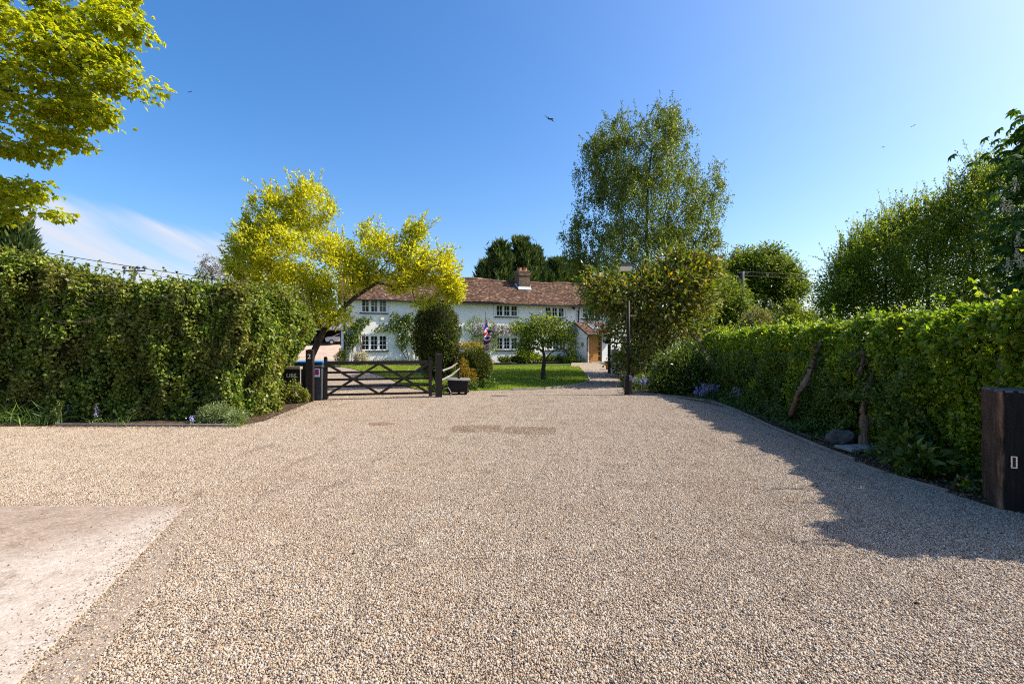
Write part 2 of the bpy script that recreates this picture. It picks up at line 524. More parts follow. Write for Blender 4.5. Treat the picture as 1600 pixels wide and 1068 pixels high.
M_CREAM = plain('cream letters', (0.80, 0.76, 0.60), 0.6, 0.2, 0.03)
M_PLANE = plain('aircraft underside', (0.03, 0.035, 0.05), 0.5, 0.3, 0.1)
M_BIRD = plain('dark feathers', (0.03, 0.03, 0.035), 0.8, 0.1)
M_WIRE = plain('black cable', (0.02, 0.02, 0.02), 0.6, 0.2)
M_BARK = bark_mat('grey bark', (0.055, 0.042, 0.032), (0.17, 0.135, 0.10))
M_BARK_PALE = bark_mat('pale bark', (0.06, 0.04, 0.027), (0.28, 0.19, 0.125), 14, (1, 1, 0.12))
M_BARK_DARK = bark_mat('dark bark', (0.03, 0.022, 0.016), (0.09, 0.068, 0.05))
M_INNER = bark_mat('dark core', (0.010, 0.011, 0.005), (0.035, 0.034, 0.015), 14, (1, 1, 1))  # for the added cores; near-black stands in for shade inside the foliage
M_FLAGB = plain('flag blue', (0.015, 0.03, 0.20), 0.8, 0.1, 0.1)
M_FLAGR = plain('flag red', (0.42, 0.02, 0.035), 0.8, 0.1, 0.1)
M_FLAGW = plain('flag white', (0.72, 0.71, 0.72), 0.8, 0.1, 0.05)
M_DEBRIS = leaf_mat('dead leaf', [(0, (0.09, 0.05, 0.025)), (0.5, (0.20, 0.11, 0.05)), (1, (0.32, 0.21, 0.11))], 0.1)

L_IVY = leaf_mat('ivy leaf', [(0, (0.028, 0.055, 0.009)), (0.3, (0.075, 0.135, 0.019)), (0.6, (0.18, 0.25, 0.028)), (0.88, (0.35, 0.39, 0.055)), (1, (0.48, 0.48, 0.15))], 0.38, (1.3, 1.3, 0.4), 0.45, 0.3, patch=(0.22, 0.15, 0.05), pscale=0.9)
L_BEECH = leaf_mat('hedge leaf', [(0, (0.06, 0.12, 0.012)), (0.35, (0.15, 0.26, 0.020)), (0.7, (0.29, 0.40, 0.030)), (1, (0.50, 0.52, 0.06))], 0.48, (1.35, 1.3, 0.35), 0.4, 0.4)
L_PRIVET = leaf_mat('privet leaf', [(0, (0.035, 0.075, 0.014)), (0.5, (0.085, 0.155, 0.024)), (0.85, (0.16, 0.24, 0.034)), (1, (0.27, 0.31, 0.06))], 0.35, (1.3, 1.25, 0.4), 0.4, 0.4)
L_MAPLE = leaf_mat('maple leaf', [(0, (0.20, 0.27, 0.012)), (0.5, (0.37, 0.42, 0.016)), (1, (0.55, 0.55, 0.03))], 0.58, (1.3, 1.2, 0.3), 0.45, 0.3)
L_GOLD = leaf_mat('golden leaf', [(0, (0.34, 0.36, 0.014)), (0.35, (0.62, 0.59, 0.026)), (1, (0.82, 0.76, 0.07))], 0.55, (1.15, 1.15, 0.4), 0.5, 0.3, patch=(0.28, 0.34, 0.02), pscale=0.7)
L_BIRCH = leaf_mat('birch leaf', [(0, (0.07, 0.115, 0.018)), (0.6, (0.15, 0.205, 0.03)), (1, (0.28, 0.31, 0.06))], 0.45, (1.3, 1.2, 0.4), 0.45, 0.3)
L_MAGN = leaf_mat('magnolia leaf', [(0, (0.045, 0.09, 0.012)), (0.5, (0.12, 0.20, 0.02)), (0.84, (0.26, 0.32, 0.03)), (0.95, (0.50, 0.40, 0.035)), (1, (0.62, 0.36, 0.03))], 0.32, (1.4, 1.3, 0.3), 0.4, 0.4, back=(0.24, 0.19, 0.05))
L_SHRUB = leaf_mat('shrub leaf', [(0, (0.04, 0.075, 0.012)), (0.6, (0.095, 0.155, 0.022)), (0.9, (0.20, 0.26, 0.035)), (1, (0.32, 0.34, 0.07))], 0.33, (1.3, 1.25, 0.4), 0.38, 0.4)
L_YOUNG = leaf_mat('young lime leaf', [(0, (0.10, 0.16, 0.018)), (0.6, (0.20, 0.26, 0.03)), (1, (0.34, 0.36, 0.07))], 0.42, (1.25, 1.2, 0.4), 0.45, 0.3)
L_PALE = leaf_mat('cream variegated leaf', [(0, (0.13, 0.15, 0.04)), (0.6, (0.27, 0.27, 0.10)), (1, (0.45, 0.42, 0.2))], 0.35, (1.2, 1.15, 0.6), 0.5, 0.3)
L_CONIF = leaf_mat('cypress spray', [(0, (0.03, 0.06, 0.022)), (0.6, (0.075, 0.12, 0.036)), (1, (0.17, 0.20, 0.05))], 0.25, (1.2, 1.2, 0.5), 0.6, 0.2)
L_YEW = leaf_mat('yew leaf', [(0, (0.028, 0.05, 0.008)), (0.55, (0.065, 0.095, 0.012)), (0.9, (0.14, 0.16, 0.018)), (1, (0.24, 0.18, 0.03))], 0.2, (1.3, 1.2, 0.4), 0.55, 0.2)
L_FIELD = leaf_mat('field maple leaf', [(0, (0.085, 0.15, 0.022)), (0.5, (0.19, 0.28, 0.033)), (0.85, (0.34, 0.40, 0.045)), (1, (0.42, 0.36, 0.08))], 0.55, (1.25, 1.2, 0.4), 0.5, 0.3)
L_OAKT = leaf_mat('broad tree leaf', [(0, (0.055, 0.10, 0.014)), (0.6, (0.13, 0.195, 0.026)), (1, (0.27, 0.30, 0.04))], 0.42, (1.3, 1.2, 0.4), 0.5, 0.3)
L_CHEST = leaf_mat('chestnut leaflet', [(0, (0.022, 0.062, 0.016)), (0.6, (0.05, 0.115, 0.024)), (1, (0.12, 0.19, 0.028))], 0.4, (1.6, 1.5, 0.3), 0.5, 0.25)
L_ORANGE = leaf_mat('gold spray leaf', [(0, (0.20, 0.14, 0.012)), (0.6, (0.36, 0.26, 0.02)), (1, (0.48, 0.30, 0.04))], 0.3, (1.2, 1.1, 0.4), 0.5, 0.3)
L_REDTIP = leaf_mat('red tipped leaf', [(0, (0.15, 0.22, 0.02)), (0.5, (0.32, 0.32, 0.04)), (0.75, (0.48, 0.28, 0.04)), (1, (0.45, 0.09, 0.05))], 0.35, (1.2, 1.1, 0.5), 0.45, 0.3)
L_GREYTREE = leaf_mat('brown bud leaf', [(0, (0.13, 0.10, 0.07)), (0.6, (0.22, 0.18, 0.12)), (1, (0.30, 0.22, 0.11))], 0.3)
L_LILAC = leaf_mat('lilac petal', [(0, (0.30, 0.22, 0.44)), (0.6, (0.46, 0.38, 0.60)), (1, (0.66, 0.58, 0.74))], 0.3, (1.1, 1.0, 1.1), 0.6, 0.2)
L_BLUEBELL = leaf_mat('bluebell petal', [(0, (0.22, 0.22, 0.55)), (0.6, (0.36, 0.36, 0.70)), (1, (0.58, 0.56, 0.82))], 0.3, (1.1, 1.0, 1.1), 0.6, 0.2)
L_CREAMFL = leaf_mat('cream petal', [(0, (0.42, 0.38, 0.24)), (1, (0.66, 0.62, 0.46))], 0.3, (1.1, 1.0, 0.9), 0.6, 0.2)
L_GRASS = leaf_mat('grass blade', [(0, (0.13, 0.20, 0.014)), (0.6, (0.25, 0.32, 0.025)), (0.93, (0.36, 0.39, 0.05)), (1, (0.65, 0.64, 0.48))], 0.4, (1.3, 1.2, 0.4), 0.6, 0.2)
L_STRAP = leaf_mat('strap leaf', [(0, (0.05, 0.10, 0.018)), (0.6, (0.10, 0.17, 0.03)), (1, (0.2, 0.26, 0.06))], 0.3, (1.3, 1.2, 0.4), 0.45, 0.35)
L_EUPH = leaf_mat('grey green leaf', [(0, (0.13, 0.19, 0.08)), (0.6, (0.21, 0.27, 0.11)), (1, (0.34, 0.38, 0.13))], 0.3, (1.2, 1.15, 0.5), 0.5, 0.3)


# ------------------------------------------------------------------ foliage helpers
def unit(a):
    return a / np.maximum(np.linalg.norm(a, axis=1, keepdims=True), 1e-9)


def rdir(n):
    return unit(rng.normal(size=(n, 3)))


_K = rng.normal(size=(14, 3)); _K /= np.linalg.norm(_K, axis=1, keepdims=True)
_PH = rng.uniform(0, 6.28, 14)


def lump(P, wl):
    """smooth pseudo noise, about -1..1, wavelength wl"""
    P = np.asarray(P)
    o = np.zeros(len(P))
    for i in range(14):
        k = _K[i] * (2 * math.pi / wl) * (0.6 + 0.13 * i)
        o += np.sin(P @ k + _PH[i])
    return o / 4.5


class Leaves:
    def __init__(s): s.V, s.n = [], 0

    def add(s, P, D, N, L, W, bend=0.18, fold=0.16):
        n = len(P)
        if n == 0: return s
        L = np.broadcast_to(np.asarray(L, float), (n,))[:, None]; W = np.broadcast_to(np.asarray(W, float), (n,))[:, None]
        D = unit(D); S = unit(np.cross(D, N)); N = np.cross(S, D)
        v0 = P
        v1 = P + D * L * .42 + S * W * .5 + N * W * fold
        v2 = P + D * L - N * L * bend
        v3 = P + D * L * .42 - S * W * .5 + N * W * fold
        s.V.append(np.stack([v0, v3, v2, v1], 1).reshape(-1, 3)); s.n += n
        return s

    def lobed(s, P, D, N, L, W):
        D = unit(D); S = unit(np.cross(D, N)); N = np.cross(S, D)
        s.add(P, D, N, L, W)
        for a in (-0.95, 0.95):
            s.add(P, D * math.cos(a) + S * math.sin(a), N, np.asarray(L) * .8, np.asarray(W) * .8)
        return s

    def build(s, name, mat, parent=None, kind='stuff'):
        V = np.concatenate(s.V) if s.V else np.zeros((4, 3))
        if parent is not None: V = V - np.array(origin(parent))
        me = np_mesh(name, V, np.arange(len(V)).reshape(-1, 4))
        return link(name, me, mat, parent, kind)


def in_blobs(blobs, n, shell=0.5):
    """random points in ellipsoids [(c, r, weight)], pulled to their outside"""
    w = np.array([b[2] for b in blobs], float); w /= w.sum()
    out = []
    for (c, r, _), k in zip(blobs, rng.multinomial(n, w)):
        u = rdir(k); q = rng.uniform(0, 1, k) ** (1 / 3)
        q = q * (1 - shell) + shell * (0.72 + 0.28 * rng.uniform(0, 1, k))
        out.append(np.array(c) + u * q[:, None] * np.array(r))
    return np.concatenate(out)


def skeleton(trunk, tips, r_tip, r_base, sag=0.06, power=0.45, seg=3):
    """branches grown from the trunk polyline to every tip; returns tube segments (p0,p1,r0,r1)"""
    nodes, par = [], []
    for a, b in zip(trunk[:-1], trunk[1:]):
        a, b = np.array(a, float), np.array(b, float)
        k = max(2, int(np.linalg.norm(b - a) / 0.35))
        for i in range(k):
            par.append(len(nodes) - 1); nodes.append(a + (b - a) * i / k)
    par.append(len(nodes) - 1); nodes.append(np.array(trunk[-1], float))
    ntr = len(nodes)
    path = [0.0] * ntr
    for i in range(1, ntr): path[i] = path[i - 1] + np.linalg.norm(nodes[i] - nodes[i - 1])
    T = np.array(nodes)
    base_d = np.array([np.min(np.linalg.norm(T - q, axis=1)) for q in tips])
    tipidx = []
    lo = int(ntr * 0.3)
    for j in np.argsort(base_d):
        q = tips[j]
        A = np.array(nodes); d = np.linalg.norm(A - q, axis=1)
        cost = d + 0.28 * np.array(path) + 0.5 * np.maximum(0, A[:, 2] - q[2])
        cost[:lo] += 1e3
        i = int(np.argmin(cost))
        p = nodes[i]
        L = np.linalg.norm(q - p)
        last = i
        off = rng.normal(size=3) * L * sag
        for s_ in range(1, seg + 1):
            f = s_ / seg
            w = p + (q - p) * f + off * math.sin(math.pi * f) + np.array([0, 0, 0.10 * L * math.sin(math.pi * f)])
            par.append(last); nodes.append(w); path.append(path[last] + np.linalg.norm(w - nodes[last])); last = len(nodes) - 1
        tipidx.append(last)
    cnt = np.zeros(len(nodes))
    for i in tipidx: cnt[i] += 1
    for i in range(len(nodes) - 1, 0, -1):
        cnt[par[i]] += cnt[i]
    rad = r_tip * np.maximum(cnt, 1) ** power
    top = max(rad[:ntr].max(), 1e-6)
    k = r_base / top
    rad[:ntr] *= k
    rad[:ntr] = np.minimum(rad[:ntr], np.linspace(r_base * 1.15, r_base * 0.35, ntr))
    for i in range(ntr, len(nodes)): rad[i] = min(rad[i] * k if k < 1 else rad[i], rad[par[i]] * 0.9)
    return [(nodes[par[i]], nodes[i], rad[par[i]] if i < ntr or par[i] >= ntr else min(rad[par[i]], rad[i] * 1.3), rad[i]) for i in range(1, len(nodes))]


def tube_mesh(name, segs, n=5):
    P0 = np.array([s[0] for s in segs]); P1 = np.array([s[1] for s in segs])
    r0 = np.array([s[2] for s in segs]); r1 = np.array([s[3] for s in segs])
    D = unit(P1 - P0)
    ref = np.where(np.abs(D[:, 2:3]) > 0.9, np.array([[1.0, 0, 0]]), np.array([[0, 0, 1.0]]))
    A = unit(np.cross(D, ref)); B = np.cross(D, A)
    th = np.arange(n) * 2 * math.pi / n
    ring = A[:, None] * np.cos(th)[None, :, None] + B[:, None] * np.sin(th)[None, :, None]
    V = np.concatenate([P0[:, None] + ring * r0[:, None, None], P1[:, None] + ring * r1[:, None, None]], 1).reshape(-1, 3)
    k = np.arange(n)
    q = np.stack([k, (k + 1) % n, n + (k + 1) % n, n + k], 1)
    Fc = (np.arange(len(segs)) * 2 * n)[:, None, None] + q[None]
    return np_mesh(name, V, Fc.reshape(-1, 4), True)


def tree(name, label, trunk, blobs, ncl, per, cr, L, W, lmat, bark, r_base, r_tip=0.012, shell=0.45, droop=0.3,
         cat='tree', group=None, flat=0.6, lobed=False, strands=None, up=0.7, out=0.6, keep=None, group_leaf=None, seg=3, wild=0.0, crown='crown', spires=0, spl=(.3, .8), spup=.8, spn=16):
    base = trunk[0]
    root = thing(name, label, cat, base, 0, group)
    tips = in_blobs(blobs, ncl, shell)
    if keep is not None: tips = tips[keep(tips)]
    ctr = np.average([np.array(b[0]) for b in blobs], axis=0, weights=[b[2] for b in blobs])
    sk = skeleton(trunk, tips, r_tip, r_base, seg=seg)
    lv = Leaves()
    k = np.repeat(np.arange(len(tips)), rng.poisson(per, len(tips)))
    n = len(k)
    C = tips[k]
    if strands:
        ln = rng.uniform(*strands, len(tips))[k] * rng.uniform(0.4, 1, n)
        # hanging strands: several per tip, leaves strung down them
        sid = rng.integers(0, 5, n)
        so = rng.normal(size=(len(tips), 5, 3)) * cr * np.array([1, 1, .5])
        O = so[k, sid]
        f = rng.uniform(0, 1, n) ** 0.8
        P = C + O * (0.4 + 0.6 * f[:, None]) + np.stack([0 * f, 0 * f, -f * ln], 1) + rng.normal(size=(n, 3)) * 0.05
        D = unit(rdir(n) * 0.8 + np.array([0, 0, -0.9]))
        N = rdir(n)
    else:
        off = rng.normal(size=(n, 3)) * cr * np.array([1, 1, flat])
        P = C + off
        o2 = C - ctr
        D = unit(unit(off) * out + unit(o2) * out * .5 + rdir(n) * 0.6 + np.array([0, 0, -droop]))
        N = unit(rdir(n) * (1 - up * .5) + np.array([0, 0, up]))
    Ls = L * rng.uniform(0.65, 1.25, n); Ws = W * rng.uniform(0.7, 1.2, n)
    (lv.lobed if lobed else lv.add)(P, D, N, Ls, Ws)
    if spires:                                     # leafy shoots that break up the outline
        o3 = tips - ctr
        wgt = np.linalg.norm(o3, axis=1) * (1.2 + unit(o3)[:, 2]); wgt = np.maximum(wgt, 0) ** 2; wgt /= wgt.sum()
        sg2 = []
        for i in rng.choice(len(tips), spires, p=wgt):
            d0 = unit((unit(o3[i:i + 1])[0] * .7 + np.array([0, 0, spup]) + rng.normal(size=3) * .35)[None])[0]
            l0 = rng.uniform(*spl); b0 = tips[i] + rng.normal(size=3) * cr * .4
            crv = rng.normal(size=3) * .12 * l0
            f = rng.uniform(0, 1.05, spn); pp = b0 + d0 * (f * l0)[:, None] + crv * (f ** 2)[:, None] + rng.normal(size=(spn, 3)) * .02
            (lv.lobed if lobed else lv.add)(pp, unit(rdir(spn) + d0 * .8 + np.array([0, 0, -droop * .6])), unit(rdir(spn) + np.array([0, 0, .6])), L * rng.uniform(.6, 1.15, spn), W * rng.uniform(.7, 1.1, spn))
            sk.append((tips[i], b0 + d0 * l0 + crv, r_tip * .7, r_tip * .35))
    me = tube_mesh('trunk', [(a - np.array(base), b - np.array(base), c, e) for a, b, c, e in sk], 6)
    link('trunk', me, bark, root)
    lv.build(crown, lmat, root)
    return root


def bush(name, label, blobs, n, L, W, lmat, cat='shrub', group=None, stem=M_BARK_DARK, lumpy=0.12, wl=0.5, shell=0.75, up=0.45, upd=0.35, base=None, nst=6, core=0.0):
    c0 = np.array(blobs[0][0], float)
    zb = gz(c0[1])
    base = base or (c0[0], c0[1], zb)
    root = thing(name, label, cat, base, 0, group)
    lv = Leaves()
    w = np.array([b[2] for b in blobs], float); w /= w.sum()
    for (c, r, _), k in zip(blobs, rng.multinomial(n, w)):
        u = rdir(k)
        q = shell + (1 - shell) * rng.uniform(0, 1, k)
        q = np.where(rng.uniform(0, 1, k) < 0.25, q * rng.uniform(0.5, 1, k), q)
        P = np.array(c) + u * np.array(r) * q[:, None]
        P = P + u * (lump(P, wl) * lumpy)[:, None]
        P[:, 2] = np.maximum(P[:, 2], zb + 0.02)
        D = unit(u * 0.8 + rdir(k) * 0.6 + np.array([0, 0, upd]))
        N = unit(u * 0.5 + rdir(k) * 0.5 + np.array([0, 0, up]))
        lv.add(P, D, N, L * rng.uniform(.6, 1.3, k), W * rng.uniform(.7, 1.2, k))
    lv.build('foliage', lmat, root)
    if core:  # added solid core, dark like a shaded inside, blocks views through the leaves
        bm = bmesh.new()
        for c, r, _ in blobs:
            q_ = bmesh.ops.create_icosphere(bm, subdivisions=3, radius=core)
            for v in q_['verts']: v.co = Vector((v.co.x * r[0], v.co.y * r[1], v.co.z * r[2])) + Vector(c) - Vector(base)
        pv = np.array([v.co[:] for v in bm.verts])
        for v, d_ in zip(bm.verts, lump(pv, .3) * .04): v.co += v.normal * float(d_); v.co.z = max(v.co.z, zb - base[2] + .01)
        me_ = bpy.data.meshes.new('blocking_core'); bm.to_mesh(me_); bm.free()
        link('blocking_core', me_, M_INNER, root)
    sg = []
    for i in range(nst):
        c, r, _ = blobs[i % len(blobs)]
        e = np.array(c) + rdir(1)[0] * np.array(r) * 0.6
        e[2] = max(e[2], zb + 0.2)
        b0 = np.array(base) + np.array([rng.normal() * .05, rng.normal() * .05, 0])
        mid = (b0 + e) / 2 + rng.normal(size=3) * 0.05
        sg += [(b0 - np.array(base), mid - np.array(base), .03, .02), (mid - np.array(base), e - np.array(base), .02, .008)]
    link('stem', tube_mesh('stem', sg, 5), stem, root)
    return root


# ------------------------------------------------------------------ ground
g = MB()
ys = [-40, 18, 30, 90, 400, 3000]
for a, b in zip(ys[:-1], ys[1:]):
    g.add([(-3000, a, gz(a) - .05), (3000, a, gz(a) - .05), (3000, b, gz(b) - .05), (-3000, b, gz(b) - .05)], [(0, 1, 2, 3)])
g.build('ground', M_MEADOW, kind='structure')
A = lambda *l: [at(x, y)[:2] for x, y in l]
drive = [(-16, -6), (9, -6), (9, 3.5), (5.4, 5.0), (5.12, 6.4), (5.15, 7.7), (5.42, 10.1), (5.85, 12.8), (5.95, 14.4), (4.6, 16.6), (4.0, 17.3), (4.6, 20), (5.8, 25), (6.4, 36.5), (4.5, 36.5), (3.3, 27.5), (2.5, 24), (0, 21), (-2.4, 19.5), (-4.5, 24), (-9.6, 30), (-10.6, 31.9), (-13, 42), (-26, 42), (-16, 20), (-10, 16), (-16, 16)]
sheet('gravel_drive', drive, M_GRAVEL, 0.0)
# rising yard beyond the gable end
MB().add([(-28, 41.98, .246), (-12, 41.98, .246), (-8, 66, 1.75), (-36, 66, 1.75)], [(0, 1, 2, 3)]).build('yard', plain('yard gravel', (0.42, 0.31, 0.23), 0.9, 0.1, 0.25, 1.2, 0.6, 0.05), kind='structure')

# loose stones on the drive: one square metre of stones repeated over the drive, turned at random
n1 = 128
gx, gy = np.meshgrid(np.arange(n1), np.arange(n1))
P = np.stack([(gx.ravel() + rng.uniform(-.6, .6, n1 * n1)) / n1 - .5, (gy.ravel() + rng.uniform(-.6, .6, n1 * n1)) / n1 - .5, rng.uniform(0.0, 0.009, n1 * n1)], 1)
ph = (1 + 5 ** .5) / 2
ico = np.array([(-1, ph, 0), (1, ph, 0), (-1, -ph, 0), (1, -ph, 0), (0, -1, ph), (0, 1, ph), (0, -1, -ph), (0, 1, -ph), (ph, 0, -1), (ph, 0, 1), (-ph, 0, -1), (-ph, 0, 1)]) / math.sqrt(1 + ph * ph)
icof = np.array([(0, 11, 5), (0, 5, 1), (0, 1, 7), (0, 7, 10), (0, 10, 11), (1, 5, 9), (5, 11, 4), (11, 10, 2), (10, 7, 6), (7, 1, 8), (3, 9, 4), (3, 4, 2), (3, 2, 6), (3, 6, 8), (3, 8, 9), (4, 9, 5), (2, 4, 11), (6, 2, 10), (8, 6, 7), (9, 8, 1)])
k = len(P)
rad = rng.lognormal(math.log(0.0054), 0.32, k)
e1 = rdir(k) * np.array([1, 1, .45]); e1 = unit(e1); e2 = unit(np.cross(e1, rdir(k))); e3 = np.cross(e1, e2)
sx = rng.uniform(1.0, 1.5, k); sy_ = rng.uniform(.75, 1.05, k); sz = rng.uniform(.5, .8, k)
V = (ico[None, :, 0:1] * e1[:, None] * sx[:, None, None] + ico[None, :, 1:2] * e2[:, None] * sy_[:, None, None] + ico[None, :, 2:3] * e3[:, None] * sz[:, None, None])
V = V * rad[:, None, None] * rng.uniform(.85, 1.15, (k, 12, 1)) + P[:, None]
V = V.reshape(-1, 3)
Fc = (np.arange(k) * 12)[:, None, None] + icof[None]
inst = []
for ix in range(-14, 9):
    for iy in range(1, 18):
        x, y = ix + .5, iy + .5
        if y < 1.6 or abs(x) > 1.09 * (y + .9) + .8: continue
        if x > 6.0 + max(0, (y - 9)) * .1 or x < -6.8 and y > 11.2: continue
        if x < -4.6 and y < 4.2: continue
        inst.append((x, y, -30.0))
inst = np.array(inst)
allV = np.concatenate([V, inst])
me = np_mesh('gravel_stones', allV, Fc.reshape(-1, 3), True)
at1 = me.attributes.new('cell', 'BOOLEAN', 'POINT')
flag = np.zeros(len(allV), bool); flag[len(V):] = True
at1.data.foreach_set('value', flag)
at2 = me.attributes.new('turn', 'FLOAT', 'POINT')
tr = np.zeros(len(allV), np.float32); tr[len(V):] = rng.integers(0, 4, len(inst)) * math.pi / 2
at2.data.foreach_set('value', tr)
stones = link('gravel_stones', me, M_STONE, None, 'stuff')
gn = bpy.data.node_groups.new('scatter stones', 'GeometryNodeTree')
gn.interface.new_socket('Geometry', in_out='INPUT', socket_type='NodeSocketGeometry')
gn.interface.new_socket('Geometry', in_out='OUTPUT', socket_type='NodeSocketGeometry')
gi = gn.nodes.new('NodeGroupInput'); go = gn.nodes.new('NodeGroupOutput')
ac = gn.nodes.new('GeometryNodeInputNamedAttribute'); ac.data_type = 'BOOLEAN'; ac.inputs[0].default_value = 'cell'
aturn = gn.nodes.new('GeometryNodeInputNamedAttribute'); aturn.data_type = 'FLOAT'; aturn.inputs[0].default_value = 'turn'
sg_ = gn.nodes.new('GeometryNodeSeparateGeometry')
mp = gn.nodes.new('GeometryNodeMeshToPoints')
sp = gn.nodes.new('GeometryNodeSetPosition'); sp.inputs['Offset'].default_value = (0, 0, 30.004)
ip = gn.nodes.new('GeometryNodeInstanceOnPoints')
cx = gn.nodes.new('ShaderNodeCombineXYZ')
lk = gn.links.new
lk(gi.outputs[0], sg_.inputs[0]); lk(ac.outputs['Attribute'], sg_.inputs['Selection'])
lk(sg_.outputs['Selection'], mp.inputs[0]); lk(mp.outputs[0], sp.inputs[0]); lk(sp.outputs[0], ip.inputs['Points'])
lk(sg_.outputs['Inverted'], ip.inputs['Instance']); lk(aturn.outputs['Attribute'], cx.inputs[2]); lk(cx.outputs[0], ip.inputs['Rotation'])
lk(ip.outputs[0], go.inputs[0])
stones.modifiers.new('scatter', 'NODES').node_group = gn

# concrete apron bottom left, sandy strip along its edge
a0, a1, a2 = at(290, 795), at(30, 1068), at(300, 797)
sheet('concrete_apron', [(-16, a0.y), (a0.x, a0.y), (a1.x, a1.y), (a1.x + .9, -1.0), (a1.x + .9, -6), (-16, -6)], M_CONC, 0.034, 0.05)
sheet('sandy_strip', [(a0.x + .0, a0.y + .02), (a0.x + .12, a0.y - .02), (-2.66, 3.7), (-2.45, 3.0), (-2.22, 2.45), (-1.6, 1.0), (a1.x + .7, 0.0), (a1.x, a1.y)], M_FINES, 0.014, 0.0)
# spill of single stones over slab and strip
k = 2600
u = rng.uniform(0, 1, k)
ex = a0.x + (a1.x - a0.x) * u; ey = a0.y + (a1.y - a0.y) * u
dd = np.where(rng.uniform(0, 1, k) < .35, rng.exponential(0.35, k), rng.exponential(.05, k)) * np.where(rng.uniform(0, 1, k) < .45, -1.6, 0.8)
Ps = np.stack([ex + dd, ey + rng.normal(size=k) * .12, np.where(dd < 0, .038, .022)], 1)
Ps = Ps[(Ps[:, 0] < ex + .45)]
k = len(Ps)
idx = rng.integers(0, n1 * n1, k)
Vs = (V.reshape(-1, 12, 3)[idx] - P[idx][:, None]) * 0.8 + Ps[:, None]
link('scattered_pebbles', np_mesh('scattered_pebbles', Vs.reshape(-1, 3), ((np.arange(k) * 12)[:, None, None] + icof[None]).reshape(-1, 3), True), M_STONE, None, 'stuff')

# beds and lawn
sheet('left_bed', [(-16, 10.35), (-9.6, 10.22), (-5.85, 10.2), (-5.6, 10.9), (-5.75, 12.2), (-6.0, 14.5), (-6.2, 15.6), (-16, 16.2)], M_SOIL, 0.02)
sheet('right_bed', [(5.2, 5.3), (5.17, 6.4), (5.2, 7.7), (5.47, 10.1), (5.9, 12.8), (6.0, 14.4), (4.62, 16.65), (4.02, 17.3), (4.65, 20), (5.9, 25), (9, 27), (11, 20), (8.5, 10), (7.5, 3.8), (5.9, 3.8)], M_SOIL, 0.02)
lawn_out = A((512, 571), (545, 575), (600, 588), (640, 606), (690, 615), (740, 611), (800, 609), (850, 607), (890, 603), (914, 598), (919, 593), (915, 585), (905, 573)) 
sheet('lawn', lawn_out, M_LAWN, 0.03, 0.05)
# house border soil
H0 = Vector((-10.6, 32.0, 0.25)); HD = Vector((.932, .3625, 0)).normalized(); HN = Vector((HD.y, -HD.x, 0)); HA = math.atan2(HD.y, HD.x)
def hw(s, w, z=0.0):
    """house coordinates (along the front, out towards the lawn, up) to world"""
    q = H0 + HD * s + HN * w
    return Vector((q.x, q.y, 0.25 + z))
sheet('house_border', [hw(-.4, .02)[:2], hw(-.3, 1.3)[:2], hw(6, 1.2)[:2], hw(16.3, 1.4)[:2], hw(16.3, .02)[:2]], M_SOIL, 0.045)
sheet('bare_patch', [(-2.85 + .28 * math.cos(a) * (1 + .15 * math.sin(3 * a)), 10.55 + .17 * math.sin(a) * (1 + .2 * math.sin(2 * a))) for a in np.linspace(0, 6.28, 14)[:-1]], M_GRIDP, 0.019)

def poly_in(poly, n):
    poly = np.array(poly, float)
    lo, hi = poly.min(0), poly.max(0)
    P = rng.uniform(lo, hi, (n * 3, 2))
    x, y = P[:, 0], P[:, 1]
    c = np.zeros(len(P), bool)
    for (x1, y1), (x2, y2) in zip(poly, np.roll(poly, -1, 0)):
        hit = ((y1 > y) != (y2 > y)) & (x < (x2 - x1) * (y - y1) / (y2 - y1 + 1e-12) + x1)
        c ^= hit
    return P[c][:n]


def gzv(y): return np.clip((np.asarray(y) - 18) / 12, 0, 1) * .25


Q = poly_in(lawn_out, 70000); k = len(Q)
P3 = np.stack([Q[:, 0], Q[:, 1], gzv(Q[:, 1]) + .028], 1)
Leaves().add(P3, unit(rng.normal(size=(k, 3)) * .45 + np.array([0, 0, 1])), rdir(k), rng.uniform(.03, .075, k), rng.uniform(.012, .024, k), .3).build('grass', L_GRASS)

# lawn edge stones / timber edging lines
def boards(name, label, pts, h, thick, mat, sink=0.06, cat='edging', gap=0.012, each=None):
    root = thing(name, label, cat, (pts[0][0], pts[0][1], gz(pts[0][1])))
    for a, b in zip(pts[:-1], pts[1:]):
        a = Vector((a[0], a[1], 0)); b = Vector((b[0], b[1], 0))
        d = (b - a).normalized(); b2 = b - d * gap
        a.z = gz(a.y) + h / 2 - sink; b2.z = gz(b2.y) + h / 2 - sink
        MB().bar(a, b2, thick, h).build('board', mat, root, bevel=0.004)
    return root


boards('timber_edging', 'thin pale timber edging board along the gravel at the foot of the tall ivy hedge', [(-9.7, 10.28), (-8.2, 10.25), (-6.9, 10.22), (-5.75, 10.2)], .12, .035, M_EDGE, .05)
boards('timber_edging', 'long pale timber edging between the gravel and the shaded bed of the clipped hedge', [(4.0, 17.25), (4.6, 16.6), (5.3, 15.5), (5.93, 14.4), (5.83, 12.8), (5.62, 11.4), (5.40, 10.1), (5.26, 8.9), (5.13, 7.75), (5.1, 7.2)], .13, .04, M_EDGE, .06)
boards('timber_edging', 'short half buried timber edging strips by the black sleeper gatepost', [(5.02, 7.1), (5.06, 6.55)], .12, .04, M_EDGE, .075)
boards('timber_edging', 'last sunken timber edging strip beside the sleeper gatepost', [(5.1, 6.3), (5.22, 5.75)], .10, .03, M_EDGE, .06)
boards('lawn_edging', 'low curved edging around the corner of the lawn beside the path', [tuple(p) for p in A((800, 610), (850, 608), (890, 604), (914, 599.5), (921, 594), (918, 586))], .12, .06, M_EDGE, .045)

